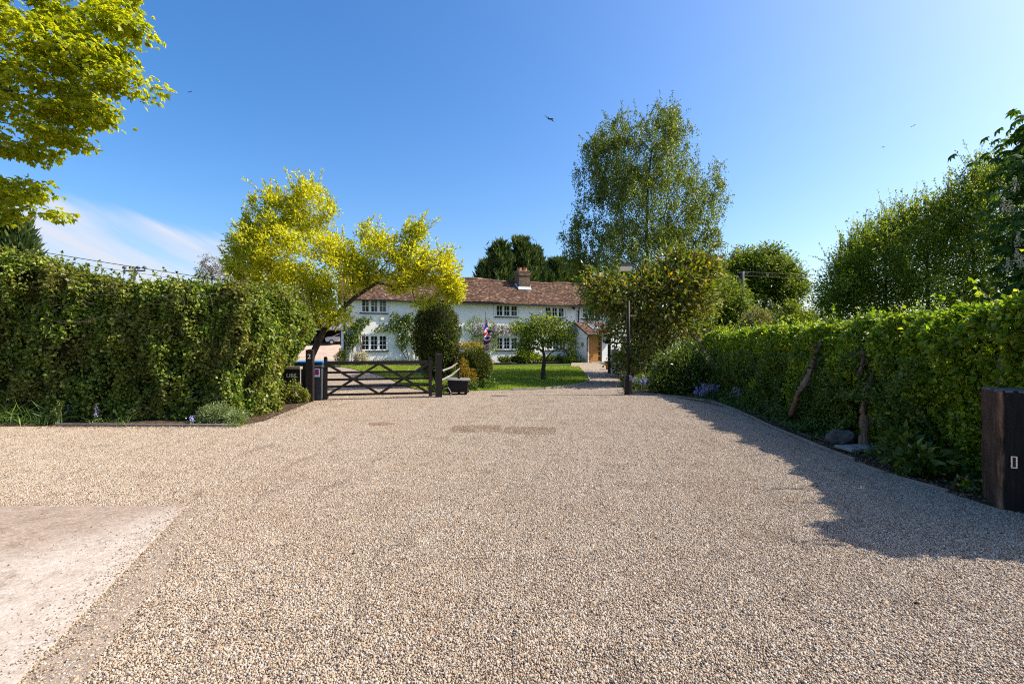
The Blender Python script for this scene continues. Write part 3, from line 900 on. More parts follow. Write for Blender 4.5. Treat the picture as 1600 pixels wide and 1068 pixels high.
# gravel grid panels that show through the stones
def grid_panel(label, c, w, l, rz):
    root = thing('gravel_grid', label, 'gravel grid', (c[0], c[1], 0), rz, 'honeycomb grid panels showing through the drive')
    MB().span(-w / 2, w / 2, -l / 2, l / 2, -.01, .009).build('base', M_GRIDP, root, local=True)
    b = MB()
    s = .045
    nx, ny = int(w / s), int(l / (s * .87))
    for j in range(ny):
        for i in range(nx):
            x = -w / 2 + (i + (.5 if j % 2 else 0)) * s; y = -l / 2 + j * s * .87
            if x + s > w / 2: continue
            b.bar((x, y, .013), (x + s * .5, y + s * .43, .013), .006, .008)
            b.bar((x + s * .5, y + s * .43, .013), (x + s, y, .013), .006, .008)
    b.build('lattice', M_GRIDP, root, local=True, kind='stuff')
grid_panel('brown honeycomb gravel grid panel, left of the two bare in the drive', (-.72, 10.0), 1.05, .85, .03)
grid_panel('brown honeycomb gravel grid panel, right of the two bare in the drive', (.36, 9.78), 1.1, .85, -.10)

# ------------------------------------------------------------------ the cottage
house = thing('cottage', 'long low white rendered cottage with red clay tile roof behind the lawn', 'house', H0, HA)
EAVE, RIDGE, DEPTH, S0, S1 = 4.52, 6.42, 5.4, -.5, 21.0


def fs(px, w=0.0):
    u = (px - CX) / F
    ox, oy = H0.x + HN.x * w, H0.y + HN.y * w
    return (u * oy - ox) / (HD.x - u * HD.y)


def fz(py, s, w=0.0):
    Z = H0.y + HD.y * s + HN.y * w
    return CAMZ + (CY - py) / F * Z - .25


# windows: px0, px1, py0, py1, lights, rows
WINS = [(564, 605, 467.5, 488.5, 3, 2), (774.5, 809, 476, 494.5, 3, 2), (851, 882, 479, 496, 3, 2), (909, 939, 480.5, 497.5, 3, 2),
        (563.5, 605, 523, 547.5, 3, 3), (774.5, 809, 526, 546.5, 3, 3), (853, 884, 527.5, 546.5, 3, 3), (653, 690, 471, 490.5, 3, 2)]
opens = []
for x0, x1, y0, y1, nl, nr in WINS:
    s0, s1 = fs(x0), fs(x1); sm = (s0 + s1) / 2
    opens.append((s0, s1, fz(y1, sm), fz(y0, sm), nl, nr))
# front wall with window openings, local y = -w
xs = sorted({S0, S1, *[o[0] for o in opens], *[o[1] for o in opens]})
zs = sorted({-.3, EAVE, *[o[2] for o in opens], *[o[3] for o in opens]})
wm = MB()
def inside(x, z): return any(o[0] < x < o[1] and o[2] < z < o[3] for o in opens)
for xa, xb in zip(xs[:-1], xs[1:]):
    for za, zb in zip(zs[:-1], zs[1:]):
        if not inside((xa + xb) / 2, (za + zb) / 2):
            wm.add([(xa, 0, za), (xb, 0, za), (xb, 0, zb), (xa, 0, zb)], [(0, 1, 2, 3)])
for s0, s1, z0, z1, *_ in opens:
    q = .14
    wm.add([(s0, 0, z0), (s1, 0, z0), (s1, 0, z1), (s0, 0, z1), (s0, q, z0), (s1, q, z0), (s1, q, z1), (s0, q, z1)],
           [(0, 4, 5, 1), (1, 5, 6, 2), (2, 6, 7, 3), (3, 7, 4, 0)])
for x in (S0, S1):
    wm.add([(x, 0, -.3), (x, DEPTH, -.3), (x, DEPTH, EAVE), (x, DEPTH / 2, RIDGE - .1), (x, 0, EAVE)], [(0, 1, 2, 3, 4)])
wm.add([(S0, DEPTH, -.3), (S1, DEPTH, -.3), (S1, DEPTH, EAVE), (S0, DEPTH, EAVE)], [(0, 1, 2, 3)])
wm.build('wall', M_WALL, house, local=True)


def window(parent, s0, s1, z0, z1, nl, nr, y=0.0):
    fr, cells = MB(), []
    e = .05
    fr.span(s0 - .02, s1 + .02, y - .015, y + .08, z1 - e, z1 + .03).span(s0 - .02, s1 + .02, y - .015, y + .08, z0, z0 + e)
    fr.span(s0 - .02, s0 + e, y - .013, y + .078, z0 + e, z1 - e).span(s1 - e, s1 + .02, y - .013, y + .078, z0 + e, z1 - e)
    w = (s1 - s0 - e) / nl
    for i in range(nl):
        a = s0 + e / 2 + i * w; b = a + w
        if i: fr.span(a - .05, a + .05, y - .008, y + .07, z0 + e, z1 - e)
        ia, ib = a + (.055 if i else .03), b - (.055 if i < nl - 1 else .03)
        ia += .03; ib -= .03
        za, zb = z0 + e + .035, z1 - e - .035
        fr.span(ia - .035, ia, y + .005, y + .05, z0 + e, z1 - e).span(ib, ib + .035, y + .005, y + .05, z0 + e, z1 - e)
        fr.span(ia, ib, y + .006, y + .048, z0 + e, za).span(ia, ib, y + .006, y + .048, zb, z1 - e)
        m_ = (ia + ib) / 2
        fr.span(m_ - .014, m_ + .014, y + .01, y + .04, za, zb)
        for r in range(1, nr):
            zz = za + (zb - za) * r / nr
            fr.span(ia, m_ - .014, y + .011, y + .039, zz - .013, zz + .013).span(m_ + .014, ib, y + .011, y + .039, zz - .013, zz + .013)
        for r in range(nr):
            za2, zb2 = za + (zb - za) * r / nr, za + (zb - za) * (r + 1) / nr
            cells += [(ia, m_, za2, zb2), (m_, ib, za2, zb2)]
    o = fr.build('window', M_WHITEPAINT, parent, local=True)
    mesh = None
    for a, b, c_, d_ in cells:
        mb = MB().span(a, b, y + .024, y + .030, c_, d_)
        if mesh is None:
            p0 = MB().span(-.5, .5, -.003, .003, -.5, .5).build('pane', M_GLASS, o, local=True); mesh = p0.data; p = p0
        else:
            p = link('pane', mesh, None, o)
        p.location = ((a + b) / 2, y + .027, (c_ + d_) / 2); p.scale = (b - a, 1, d_ - c_)
        p.rotation_euler = (rng.normal() * .012, 0, rng.normal() * .012)
    MB().span(s0 - .1, s1 + .1, y - .09, y - .016, z0 - .07, z0 - .01).build('sill', M_BLACKPAINT, o, local=True)
    hd = MB().span(s0 - .16, s1 + .16, y - .035, y - .018, z1 + .035, z1 + .09)
    hd.span(s0 - .16, s0 - .1, y - .033, y - .017, z0 + .1, z1 + .035).span(s1 + .1, s1 + .16, y - .033, y - .017, z0 + .1, z1 + .035)
    hd.build('surround', M_WHITEPAINT, o, local=True)
    return o


for o_ in opens: window(house, *o_)

# roof: battens sheet, tiles laid course by course, ridge tiles
OH = .32
def sag(x): return -.05 * math.sin((x + 1) * .55) - .035 * math.sin(x * 1.7 + 1)
def tiles(parent, x0, x1, y0, z0, y1, z1, gauge=.105, tw=.165, wave=True):
    """clay tiles on a slope from eaves (y0,z0) to ridge (y1,z1) in house coordinates"""
    L = math.hypot(y1 - y0, z1 - z0); uy, uz = (y1 - y0) / L, (z1 - z0) / L
    ny, nz = -uz, uy
    V, Fq = [], []
    for r in range(int(L / gauge) + 1):
        d = r * gauge
        if d > L - .02: break
        x = x0 - (tw / 2 if r % 2 else 0)
        while x < x1:
            a, b = max(x, x0) + .003, min(x + tw, x1) - .003
            x += tw
            if b - a < .03: continue
            j = rng.normal() * .006; lift = .034 + abs(rng.normal()) * .007; dd = d + rng.normal() * .006
            zz = sag((a + b) / 2) if wave else 0
            def q(xx, t, h): return (xx, y0 + uy * t + ny * h, z0 + uz * t + nz * h + zz)
            t1 = min(dd + gauge * 1.3, L)
            base = len(V)
            V += [q(a, dd, lift + j), q(b, dd, lift - j), q(b, t1, .014), q(a, t1, .014), q(a, dd, lift - .022 + j), q(b, dd, lift - .022 - j)]
            Fq += [(base, base + 1, base + 2, base + 3), (base + 4, base + 5, base + 1, base)]
    me = np_mesh('roof_tiles', np.array(V), np.array(Fq))
    return link('roof_tiles', me, M_TILE, parent, 'stuff')


rf = MB()
nseg = 22
xa = np.linspace(S0 - .25, S1 + .25, nseg + 1)
for a, b in zip(xa[:-1], xa[1:]):
    za, zb = sag(a), sag(b)
    for y0_, y1_ in ((-OH, DEPTH / 2), (DEPTH + OH, DEPTH / 2)):
        v = [(a, y0_, EAVE - .12 + za), (b, y0_, EAVE - .12 + zb), (b, y1_, RIDGE + zb), (a, y1_, RIDGE + za)]
        rf.add(v, [(0, 1, 2, 3)])
roof = rf.build('roof', M_TILE, house, local=True)
tiles(roof, S0 - .25, S1 + .25, -OH, EAVE - .12, DEPTH / 2, RIDGE)
rt = MB()
x = S0 - .25
while x < S1 + .25:
    zz = sag(x + .2) + rng.normal() * .008
    rt.tube([(x, DEPTH / 2, RIDGE + .0 + zz), (x + .40, DEPTH / 2, RIDGE + .0 + zz + rng.normal() * .006)], .12, 8)
    x += .41
rt.build('ridge_tiles', M_TILE, roof, local=True, kind='stuff')
MB().span(S0 - .2, S1 + .2, -OH - .09, -OH + .01, EAVE - .24, EAVE - .145).build('gutter', M_BLACKPAINT, house, local=True)
MB().span(S0 - .2, S1 + .2, -OH + .02, -.012, EAVE - .22, EAVE - .17).build('soffit', M_BLACKPAINT, house, local=True)
sp_ = fs(903)
MB().tube([(sp_, -OH - .04, EAVE - .2), (sp_, -.1, EAVE - .5), (sp_, -.1, 0)], .05, 8).build('downpipe', M_BLACKPAINT, house, local=True)
MB().span(S0 - .03, S0 + .1, -.05, -.005, -.2, EAVE - .2).build('corner_post', M_BLACKPAINT, house, local=True)


def chimney(s0, s1, y0, y1, top, corbel, pots, flashing):
    zb = 5.6
    ch = MB().span(s0 + .012, s1 - .012, y0 + .012, y1 - .012, zb - .4, top - .01).build('chimney', M_MORTAR, house, local=True)
    b = MB()
    z, r = zb - .3, 0
    while z < top:
        o = .045 if corbel and top - .36 < z < top - .12 else 0
        xa_ = s0 - o - (.11 if r % 2 else 0)
        while xa_ < s1 + o:
            a, e = max(xa_, s0 - o) + .005, min(xa_ + .22, s1 + o) - .005
            if e - a > .03:
                j = rng.normal() * .004
                b.span(a, e, y0 - o - j, y0 - o + .05, z + .005, z + .068)
            xa_ += .22
        ya_ = y0 - o - (.11 if r % 2 else 0)
        while ya_ < y1 + o:
            a, e = max(ya_, y0 - o + .055) + .005, min(ya_ + .22, y1 + o) - .005
            if e - a > .03:
                b.span(s0 - o, s0 - o + .05, a, e, z + .005, z + .068); b.span(s1 + o - .05, s1 + o, a, e, z + .005, z + .068)
            ya_ += .22
        z += .075; r += 1
    b.build('brickwork', M_BRICK, ch, local=True, kind='stuff')
    MB().span(s0 - .02, s1 + .02, y0 - .02, y1 + .02, top, top + .05).build('cap', M_MORTAR, ch, local=True)
    for i in range(pots):
        cxp = s0 + (s1 - s0) * (i + .5) / pots
        MB().lathe((cxp, (y0 + y1) / 2, top + .045), [(0, .19), (.07, .18), (.16, .155), (.20, .18), (.27, .18), (.275, .13)], 12).build('chimney_pot', M_TERRA, ch, local=True, smooth=False)
    if flashing:
        yz = EAVE - .12 + (RIDGE - EAVE + .12) * (y0 + OH) / (DEPTH / 2 + OH)
        f = MB().add([(s0 - .1, y0 - .13, yz - .03), (s1 + .1, y0 - .13, yz - .03), (s1 + .05, y0 - .012, yz + .20), (s0 - .05, y0 - .012, yz + .20)], [(0, 1, 2, 3)])
        f.add([(s0 - .1, y0 - .13, yz - .03), (s0 - .05, y0 - .012, yz + .20), (s0 - .06, y0 + .5, yz + .55), (s0 - .2, y0 + .5, yz + .44)], [(0, 1, 2, 3)])
        f.add([(s1 + .1, y0 - .13, yz - .03), (s1 + .2, y0 + .5, yz + .44), (s1 + .06, y0 + .5, yz + .55), (s1 + .05, y0 - .012, yz + .20)], [(0, 1, 2, 3)])
        f.build('flashing', M_LEAD, ch, local=True)


chimney(12.6, 13.55, 1.65, 2.6, 7.15, True, 2, True)
chimney(3.4, 4.1, 2.3, 3.1, 7.45, False, 1, False)

# porch with oak door
PW = 1.9
ps0, ps1 = fs(918, PW), fs(958, PW)
PE, PT = 2.22, 3.12
wl = MB()
dz1 = 2.06
dsa, dsb = ps0 + .10, ps0 + 1.26
wl.span(ps0, ps0 + .09, -PW, 0 - .004, -.2, PE)
wl.add([(ps0, -PW + .01, PE), (ps0, -.004, PE), (ps0, -.004, PT - .05)], [(0, 1, 2)])
wl.span(dsb, ps1, -PW + .002, -PW + .12, -.2, PE).span(ps0 + .09, dsb, -PW + .002, -PW + .12, dz1, PE)
wl.span(ps1 - .09, ps1, -PW + .12, -.004, -.2, PE)
porch = wl.build('porch', M_WALL, house, local=True)
pr = MB().add([(ps0 - .15, -PW - .28, PE - .12), (ps1 + .15, -PW - .28, PE - .12), (ps1 + .15, -.004, PT), (ps0 - .15, -.004, PT),
               (ps0 - .15, -PW - .28, PE - .2), (ps1 + .15, -PW - .28, PE - .2), (ps1 + .15, -.004, PT - .1), (ps0 - .15, -.004, PT - .1)],
              [(0, 1, 2, 3), (4, 7, 6, 5), (0, 4, 5, 1), (0, 3, 7, 4), (1, 5, 6, 2)])
prf = pr.build('porch_roof', M_BLACKPAINT, house, local=True)
tiles(prf, ps0 - .15, ps1 + .15, -PW - .28, PE - .115, -.01, PT + .005, wave=False)
MB().span(ps0 - .15, ps1 + .15, -.1, -.006, PT + .0, PT + .07).build('flashing', M_LEAD, prf, local=True)
sk0 = fs(923, 1.2); sl = (PT - PE + .12) / (PW + .28)
kz = lambda y: PE - .12 + (y + PW + .28) * sl
MB().bar((sk0 + .38, -1.35, kz(-1.35) + .075), (sk0 + .38, -.6, kz(-.6) + .075), .62, .07).build('skylight', M_LEAD, prf, local=True)
MB().bar((sk0 + .38, -1.30, kz(-1.30) + .114), (sk0 + .38, -.65, kz(-.65) + .114), .5, .01).build('skylight_glass', M_SKYLIGHT, prf, local=True)
MB().span(ps0 - .17, ps1 + .15, -PW - .36, -PW - .285, PE - .21, PE - .13).build('gutter', M_BLACKPAINT, prf, local=True)
MB().tube([(ps0 - .1, -PW - .32, PE - .2), (ps0 - .06, -PW - .06, PE - .42), (ps0 - .06, -PW - .06, 0)], .042, 8).build('downpipe', M_BLACKPAINT, porch, local=True)
door = MB().span(dsa - .04, dsb + .0, -PW + .03, -PW + .1, dz1 - .06, dz1 - .003).span(dsa - .04, dsa + .02, -PW + .03, -PW + .1, 0, dz1 - .06).span(dsb - .06, dsb - .003, -PW + .03, -PW + .1, 0, dz1 - .06).build('door', M_OAK, house, local=True)
dw = .80
for i in range(5):
    a = dsa + .025 + dw * i / 5
    MB().span(a + .004, a + dw / 5 - .004, -PW + .045, -PW + .09, .02, dz1 - .065).build('plank', M_OAK, door, local=True, bevel=.004)
sa, sb = dsa + .03 + dw, dsb - .065
MB().span(sa, sb, -PW + .06, -PW + .095, .0, dz1 - .065).build('side_panel', M_OAK, door, local=True)
for i in range(5):
    z = .16 + i * .37
    MB().span(sa + .05, sb - .04, -PW + .05, -PW + .058, z, z + .29).build('side_light', M_GLASS, door, local=True)
MB().tube([(dsa + dw - .02, -PW + .0, .95), (dsa + dw - .02, -PW + .0, 1.2)], .014, 8).build('handle', M_BLACKPAINT, door, local=True)
MB().tube([(ps0 - .006, -PW + .75, 1.35), (ps0 - .035, -PW + .75, 1.35)], .2, 16).build('wall_plaque', M_GREYWOOD, porch, local=True)
# fittings on the front
def wall_lantern(s, z, y=-.02):
    b = MB().span(s - .05, s + .05, y - .03, y, z - .12, z + .12).tube([(s, y - .02, z + .08), (s, y - .2, z + .16), (s, y - .3, z + .08)], .018, 6)
    b.tube([(s, y - .3, z + .06), (s, y - .3, z + .0), (s, y - .3, z - .2), (s, y - .3, z - .24)], [.03, .11, .075, .02], 6)
    b.build('wall_lantern', M_BLACKPAINT, house, local=True)
wall_lantern(fs(894), fz(480, 16.6))
wall_lantern(fs(943, PW), fz(532, 18, PW), -PW)
s_ = fs(830); MB().span(s_ - .14, s_ + .14, -.09, -.004, fz(481, s_), fz(472, s_)).build('alarm_box', M_WHITEPAINT, house, local=True, bevel=.02)
s_ = fs(597); MB().span(s_ - .12, s_ + .12, -.09, -.004, fz(500, s_), fz(494.5, s_)).build('alarm_box', M_CREAM, house, local=True, bevel=.02)

# ------------------------------------------------------------------ yard behind: carport and silver car
cp = thing('carport', 'slate roofed open carport at the end of the yard behind the gate', 'carport', (-24.4, 60.0, 1.36))
for x in (-3.2, 0, 3.2):
    for y in (0, 4.5): MB().span(x - .1, x + .1, y - .1, y + .1, -.3, 2.1).build('post', M_DARKWOOD, cp, local=True)
MB().span(-3.3, 3.3, 4.6, 4.7, -.3, 2.1).build('back_wall', M_DARKWOOD, cp, local=True)
MB().span(-3.4, -3.3, -.1, 4.7, -.3, 2.1).build('side_wall', M_DARKWOOD, cp, local=True)
MB().add([(-3.6, -.5, 2.0), (3.6, -.5, 2.0), (3.6, 2.3, 3.3), (-3.6, 2.3, 3.3), (3.6, 5.1, 2.0), (-3.6, 5.1, 2.0), (-3.6, -.5, 1.9), (3.6, -.5, 1.9), (3.6, 5.1, 1.9), (-3.6, 5.1, 1.9)],
         [(0, 1, 2, 3), (3, 2, 4, 5), (6, 9, 8, 7), (0, 6, 7, 1), (1, 7, 8, 4, 2), (0, 3, 5, 9, 6)]).build('roof', M_SLATE, cp, local=True)
car = thing('parked_car', 'silver hatchback parked under the carport beyond the gate', 'car', (-21.75, 62.0, 1.48), R(20))
prof = [(-2.0, .35), (-2.05, .75), (-1.9, .95), (-1.2, 1.02), (-.5, 1.42), (.9, 1.45), (1.75, 1.0), (2.0, .9), (2.02, .4)]
bm = bmesh.new()
vsL = [bm.verts.new((x, -.82, z)) for x, z in prof]
fL = bm.faces.new(vsL)
r_ = bmesh.ops.extrude_face_region(bm, geom=[fL])
for v in [q for q in r_['geom'] if isinstance(q, bmesh.types.BMVert)]: v.co.y = .82
bmesh.ops.recalc_face_normals(bm, faces=bm.faces[:])
bmesh.ops.bevel(bm, geom=bm.edges[:], offset=.07, segments=2, affect='EDGES')
me = bpy.data.meshes.new('body'); bm.to_mesh(me); bm.free()
link('body', me, M_SILVER, car)
for y in (-.83, .83):
    MB().add([(-1.0, y, 1.0), (-.45, y, 1.34), (.85, y, 1.36), (1.5, y, 1.0), (-1.0, y * .98, 1.0), (-.45, y * .98, 1.34), (.85, y * .98, 1.36), (1.5, y * .98, 1.0)], [(0, 1, 2, 3), (4, 7, 6, 5), (0, 3, 7, 4), (1, 5, 6, 2)]).build('side_window', M_GLASS, car, local=True)
    for x in (-1.3, 1.25):
        w_ = MB().tube([(x, y * .88, .32), (x, y * 1.02, .32)], .32, 16).build('wheel', M_TYRE, car, local=True)
        MB().tube([(x, y * 1.0, .32), (x, y * 1.03, .32)], .2, 12).build('rim', M_STEEL, w_, local=True)
MB().add([(-1.24, -.7, 1.03), (-1.24, .7, 1.03), (-.54, .62, 1.43), (-.54, -.62, 1.43)], [(0, 1, 2, 3)]).build('windscreen', M_GLASS, car, local=True).location = (-.02, 0, .012)
for y in (-.6, .6): MB().span(-2.07, -1.98, y - .16, y + .16, .66, .8).build('headlight', M_LAMPGLASS, car, local=True)

# ------------------------------------------------------------------ field gate and posts
GL, GR = Vector((-5.80, 14.9, 0)), Vector((-2.50, 15.62, 0))
gate = thing('field_gate', 'dark brown five barred timber field gate with crossed braces, closed', 'gate', GL, math.atan2(GR.y - GL.y, GR.x - GL.x))
gl = (GR - GL).length
st_h = 1.36
MB().span(0, .10, -.045, .045, .0, st_h - .05).tube([(.05, -.045, st_h - .06), (.05, .045, st_h - .06)], .05, 12).build('stile', M_GATE, gate, local=True)
MB().span(gl - .19, gl - .09, -.045, .045, .06, st_h - .1).tube([(gl - .14, -.045, st_h - .1), (gl - .14, .045, st_h - .1)], .05, 12).build('stile', M_GATE, gate, local=True)
x0, x1 = .10, gl - .19
MB().span(x0, x1, -.038, .038, 1.10, 1.205).build('top_rail', M_GATE, gate, local=True, bevel=.006)
for z in (.13, .385, .60, .82): MB().span(x0, x1, -.02, .014, z, z + .07).build('rail', M_GATE, gate, local=True, bevel=.005)
xm = (x0 + x1) / 2
for a, b in (((x0 + .0, .16), (xm, 1.12)), ((xm, 1.12), (x1, .16)), ((x0 + .02, 1.1), (xm, .17)), ((xm, .17), (x1 - .02, 1.1))):
    MB().bar((a[0], -.036 if a[1] < b[1] else -.054, a[1]), (b[0], -.036 if a[1] < b[1] else -.054, b[1]), .016, .075).build('brace', M_GATE, gate, local=True)
MB().span(-.01, .5, -.06, -.055, 1.02, 1.06).build('hinge', M_BLACKPAINT, gate, local=True)


def square_post(name, label, p, w, h, mat, rz=0.0, cat='gate post'):
    root = thing(name, label, cat, p, rz)
    MB().span(-w / 2, w / 2, -w / 2, w / 2, -.1, h).add([(-w / 2, -w / 2, h), (w / 2, -w / 2, h), (w / 2, w / 2, h), (-w / 2, w / 2, h), (0, 0, h + .03)], [(0, 1, 4), (1, 2, 4), (2, 3, 4), (3, 0, 4)]).build('post', mat, root, local=True)
    return root


p2 = square_post('gate_post', 'dark timber gatepost carrying a white number 2, left end of the field gate', (-6.08, 14.55, 0), .20, 1.56, M_GATE, .12)
text_part('house_number', '2', .2, M_CREAM, p2, Vector((-6.08, 14.55, 0)) + Vector((.0, -.11, 1.36)), (R(90), 0, 0))
square_post('gate_post', 'dark timber gatepost right of the field gate beside the rounded yew', (-2.38, 15.7, 0), .21, 1.40, M_GATE, .2)
# sign box half hidden in the ivy
sb_ = thing('sign_board', 'dark wooden cottage sign board with cream letters under a small ledge, half covered by ivy', 'sign', (-6.42, 14.35, 0))
MB().span(-.36, .13, -.03, .03, .52, 1.0).build('panel', M_GATE, sb_, local=True, bevel=.006)
MB().span(-.38, .17, -.11, .08, 1.0, 1.075).build('ledge', M_GREYWOOD, sb_, local=True)
MB().span(.135, .155, -.045, -.0, .5, .99).build('trim', M_GREYWOOD, sb_, local=True)
for x in (-.3, .08): MB().span(x - .03, x + .03, .03, .09, -.1, 1.0).build('post', M_GATE, sb_, local=True)
text_part('lettering', 'LIBS.', .17, M_CREAM, sb_, Vector((-6.42, 14.35, 0)) + Vector((-.1, -.034, .80)), (R(90), 0, 0))


def wheelie(label, p, w, h, lid, rz):
    root = thing('recycling_bin', label, 'bin', p, rz)
    b = MB()
    b.add([(-w * .42, -.22, .05), (w * .42, -.22, .05), (w * .42, .22, .05), (-w * .42, .22, .05), (-w / 2, -.27, h), (w / 2, -.27, h), (w / 2, .27, h), (-w / 2, .27, h)],
          [(0, 3, 2, 1), (4, 5, 6, 7), (0, 1, 5, 4), (1, 2, 6, 5), (2, 3, 7, 6), (3, 0, 4, 7)])
    b.build('body', M_BIN, root, local=True, bevel=.015)
    MB().span(-w / 2 - .03, w / 2 + .03, -.31, .30, h, h + .055).build('lid', lid, root, local=True, bevel=.018)
    for x in (-w * .35, w * .35): MB().tube([(x - .03, .24, .1), (x + .03, .24, .1)], .1, 12).build('wheel', M_TYRE, root, local=True)
    return root


wheelie('grey recycling bin with a bright blue lid behind the numbered gatepost', (-6.36, 15.35, 0), .82, 1.14, M_BLUE, .06)
b2 = wheelie('narrow grey bin with a purple and white sticker between gatepost and gate', (-5.93, 14.98, 0), .26, 1.02, M_BIN, .0)
MB().span(-.085, .085, -.30, -.296, .74, 1.0).build('sticker', M_WHITEPAINT, b2, local=True)
MB().span(-.06, .06, -.303, -.300, .80, .97).build('sticker_print', M_PURPLE, b2, local=True)

# hive shaped box right of the gate
hb = thing('storage_box', 'dark wooden hive shaped box on short legs with a silvery sheet lid', 'box', at(716, 616), .05)
hb.location.z = 0
MB().add([(-.325, -.235, .13), (.325, -.235, .13), (.325, .235, .13), (-.325, .235, .13), (-.35, -.25, .5), (.35, -.25, .5), (.35, .25, .5), (-.35, .25, .5)],
         [(0, 3, 2, 1), (4, 5, 6, 7), (0, 1, 5, 4), (1, 2, 6, 5), (2, 3, 7, 6), (3, 0, 4, 7)]).build('body', M_GATE, hb, local=True, bevel=.008)
MB().span(-.37, .37, -.27, .27, .10, .14).build('skirt', M_GATE, hb, local=True)
MB().bar((-.40, 0, .545), (.40, 0, .515), .62, .05).build('lid', M_STEEL, hb, local=True, bevel=.006)
for x in (-.26, .26):
    for y in (-.18, .18): MB().span(x - .04, x + .04, y - .04, y + .04, -.03, .1).build('leg', M_GATE, hb, local=True)
rf_ = thing('rail_fence', 'bleached broken rustic rails leaning from the right gatepost into the shrubs', 'fence', (-2.28, 15.75, 0))
MB().tube([(-2.26, 15.72, .86), (-2.0, 15.95, .96), (-1.82, 16.1, 1.1)], [.036, .034, .02], 7).build('rail', M_GREYWOOD, rf_)
MB().tube([(-2.28, 15.7, .56), (-2.0, 16.0, .70), (-1.75, 16.2, .92)], [.034, .034, .02], 7).build('rail', M_GREYWOOD, rf_)
MB().tube([(-1.80, 16.4, -.05), (-1.80, 16.4, .62), (-1.80, 16.42, .98)], [.05, .045, .04], 7).build('post', M_GATE, rf_)
hp = thing('hoop_stick', 'pale bent hoop stick arching beside the hive shaped box', 'hoop', (-2.15, 15.55, 0))
MB().tube([(-2.2, 15.5, .3 + .0), (-2.05, 15.5, .34), (-1.96, 15.48, .2), (-1.95, 15.47, 0)], .014, 6).build('stick', M_GREYWOOD, hp)

# watering pot on the lawn
wp = at(656, 586, .03)
pot = thing('watering_pot', 'small pale blue plastic pot standing on the lawn seen through the gate', 'pot', wp)
MB().lathe((0, 0, 0), [(0, .11), (.02, .12), (.22, .15), (.24, .16), (.26, .15), (.22, .12)], 14).build('body', plain('pale blue plastic', (0.20, 0.42, 0.48), .5), pot, local=True, smooth=True)
MB().tube([(-.15, 0, .22), (-.1, 0, .36), (.1, 0, .36), (.15, 0, .22)], .012, 6).build('handle', M_STEEL, pot, local=True)

# ------------------------------------------------------------------ flag
fb = at(755, 606)
fb = Vector((pt(755, 600, 20.5).x, 20.5, gz(20.5)))
fl = thing('flag_pole', 'leaning wooden flag pole with a limp union flag in front of the wisteria', 'flag', fb, 0)
ptop = pt(759.5, 486, 20.5)
MB().tube([fb, ptop], [.03, .022], 8).build('pole', M_GREYWOOD, fl)


def jack(u, v):
    """0 blue 1 white 2 red, flag 2 x 1"""
    x, y = u - 1.0, v - .5
    if abs(x) < .1 or abs(y) < .1: return 2
    if abs(x) < .17 or abs(y) < .17: return 1
    d1 = abs(y - x * .5) / 1.118; d2 = abs(y + x * .5) / 1.118
    dm = min(d1, d2)
    if dm < .035: return 2
    if dm < .10: return 1
    return 0


nu, nv = 64, 40
V, Fq, mi = [], [], []
axis = (ptop - fb).normalized()
for j in range(nv + 1):
    b_ = j / nv
    h = ptop - axis * (.36 + .85 * b_)
    for i in range(nu + 1):
        a_ = i / nu
        drop = a_ * (.62 - .05 * b_)
        ww = .21 * math.sin(a_ * 9.5 + b_ * 1.2) * (.35 + .65 * a_) * .95 + .13 * a_ ** .6
        dp = .07 * math.cos(a_ * 14 + b_ * 2.5) * min(1, a_ * 3) - .012
        V.append((h.x + ww * (1 - .25 * b_) - a_ * .06, h.y - .035 - dp - .05 * a_ * b_, h.z - drop))
for j in range(nv):
    for i in range(nu):
        q = j * (nu + 1) + i
        Fq.append((q, q + 1, q + nu + 2, q + nu + 1)); mi.append(jack((i + .5) / nu * 2, 1 - (j + .5) / nv))
V = np.array(V) - np.array(fb)
link('flag', np_mesh('flag', V, np.array(Fq), True, mi), [M_FLAGB, M_FLAGW, M_FLAGR], fl)

# ------------------------------------------------------------------ lamp post
lp = at(982, 617); lp.z = gz(lp.y)
lamp = thing('lamp_post', 'tall black lamp post with swan neck and boxy cream lamp head beside the path', 'lamp post', lp)
k = lp.y / F
base = [(0, .16), (.04, .16), (.05, .13), (.50, .13), (.55, .11), (.62, .09), (.66, .075), (.68, .055)]
MB().lathe((0, 0, 0), base, 10).build('base', M_LAMP, lamp, local=True)
topz = CAMZ + (CY - 470) * k
MB().tube([(0, 0, .66), (0, 0, topz)], [.055, .045], 10).build('pole', M_LAMP, lamp, local=True, smooth=True)
P_ = lambda px, py: (pt(px, py, lp.y).x - lp.x, 0, pt(px, py, lp.y).z - lp.z)
MB().tube([P_(982, 471), P_(988, 463), P_(998, 450), P_(1002, 436), P_(1001, 425), P_(996, 416), P_(989, 411), P_(984, 412)], .024, 8).build('swan_neck', M_LAMP, lamp, local=True, smooth=True)
c = P_(977.5, 419)
MB().add([(c[0] - .20, -.13, .06 + c[2]), (c[0] + .20, -.13, .06 + c[2]), (c[0] + .20, .13, .06 + c[2]), (c[0] - .20, .13, .06 + c[2]), (c[0] - .16, -.09, .15 + c[2]), (c[0] + .16, -.09, .15 + c[2]), (c[0] + .16, .09, .15 + c[2]), (c[0] - .16, .09, .15 + c[2])],
         [(0, 3, 2, 1), (4, 5, 6, 7), (0, 1, 5, 4), (1, 2, 6, 5), (2, 3, 7, 6), (3, 0, 4, 7)]).build('lamp_hood', M_LAMP, lamp, local=True)
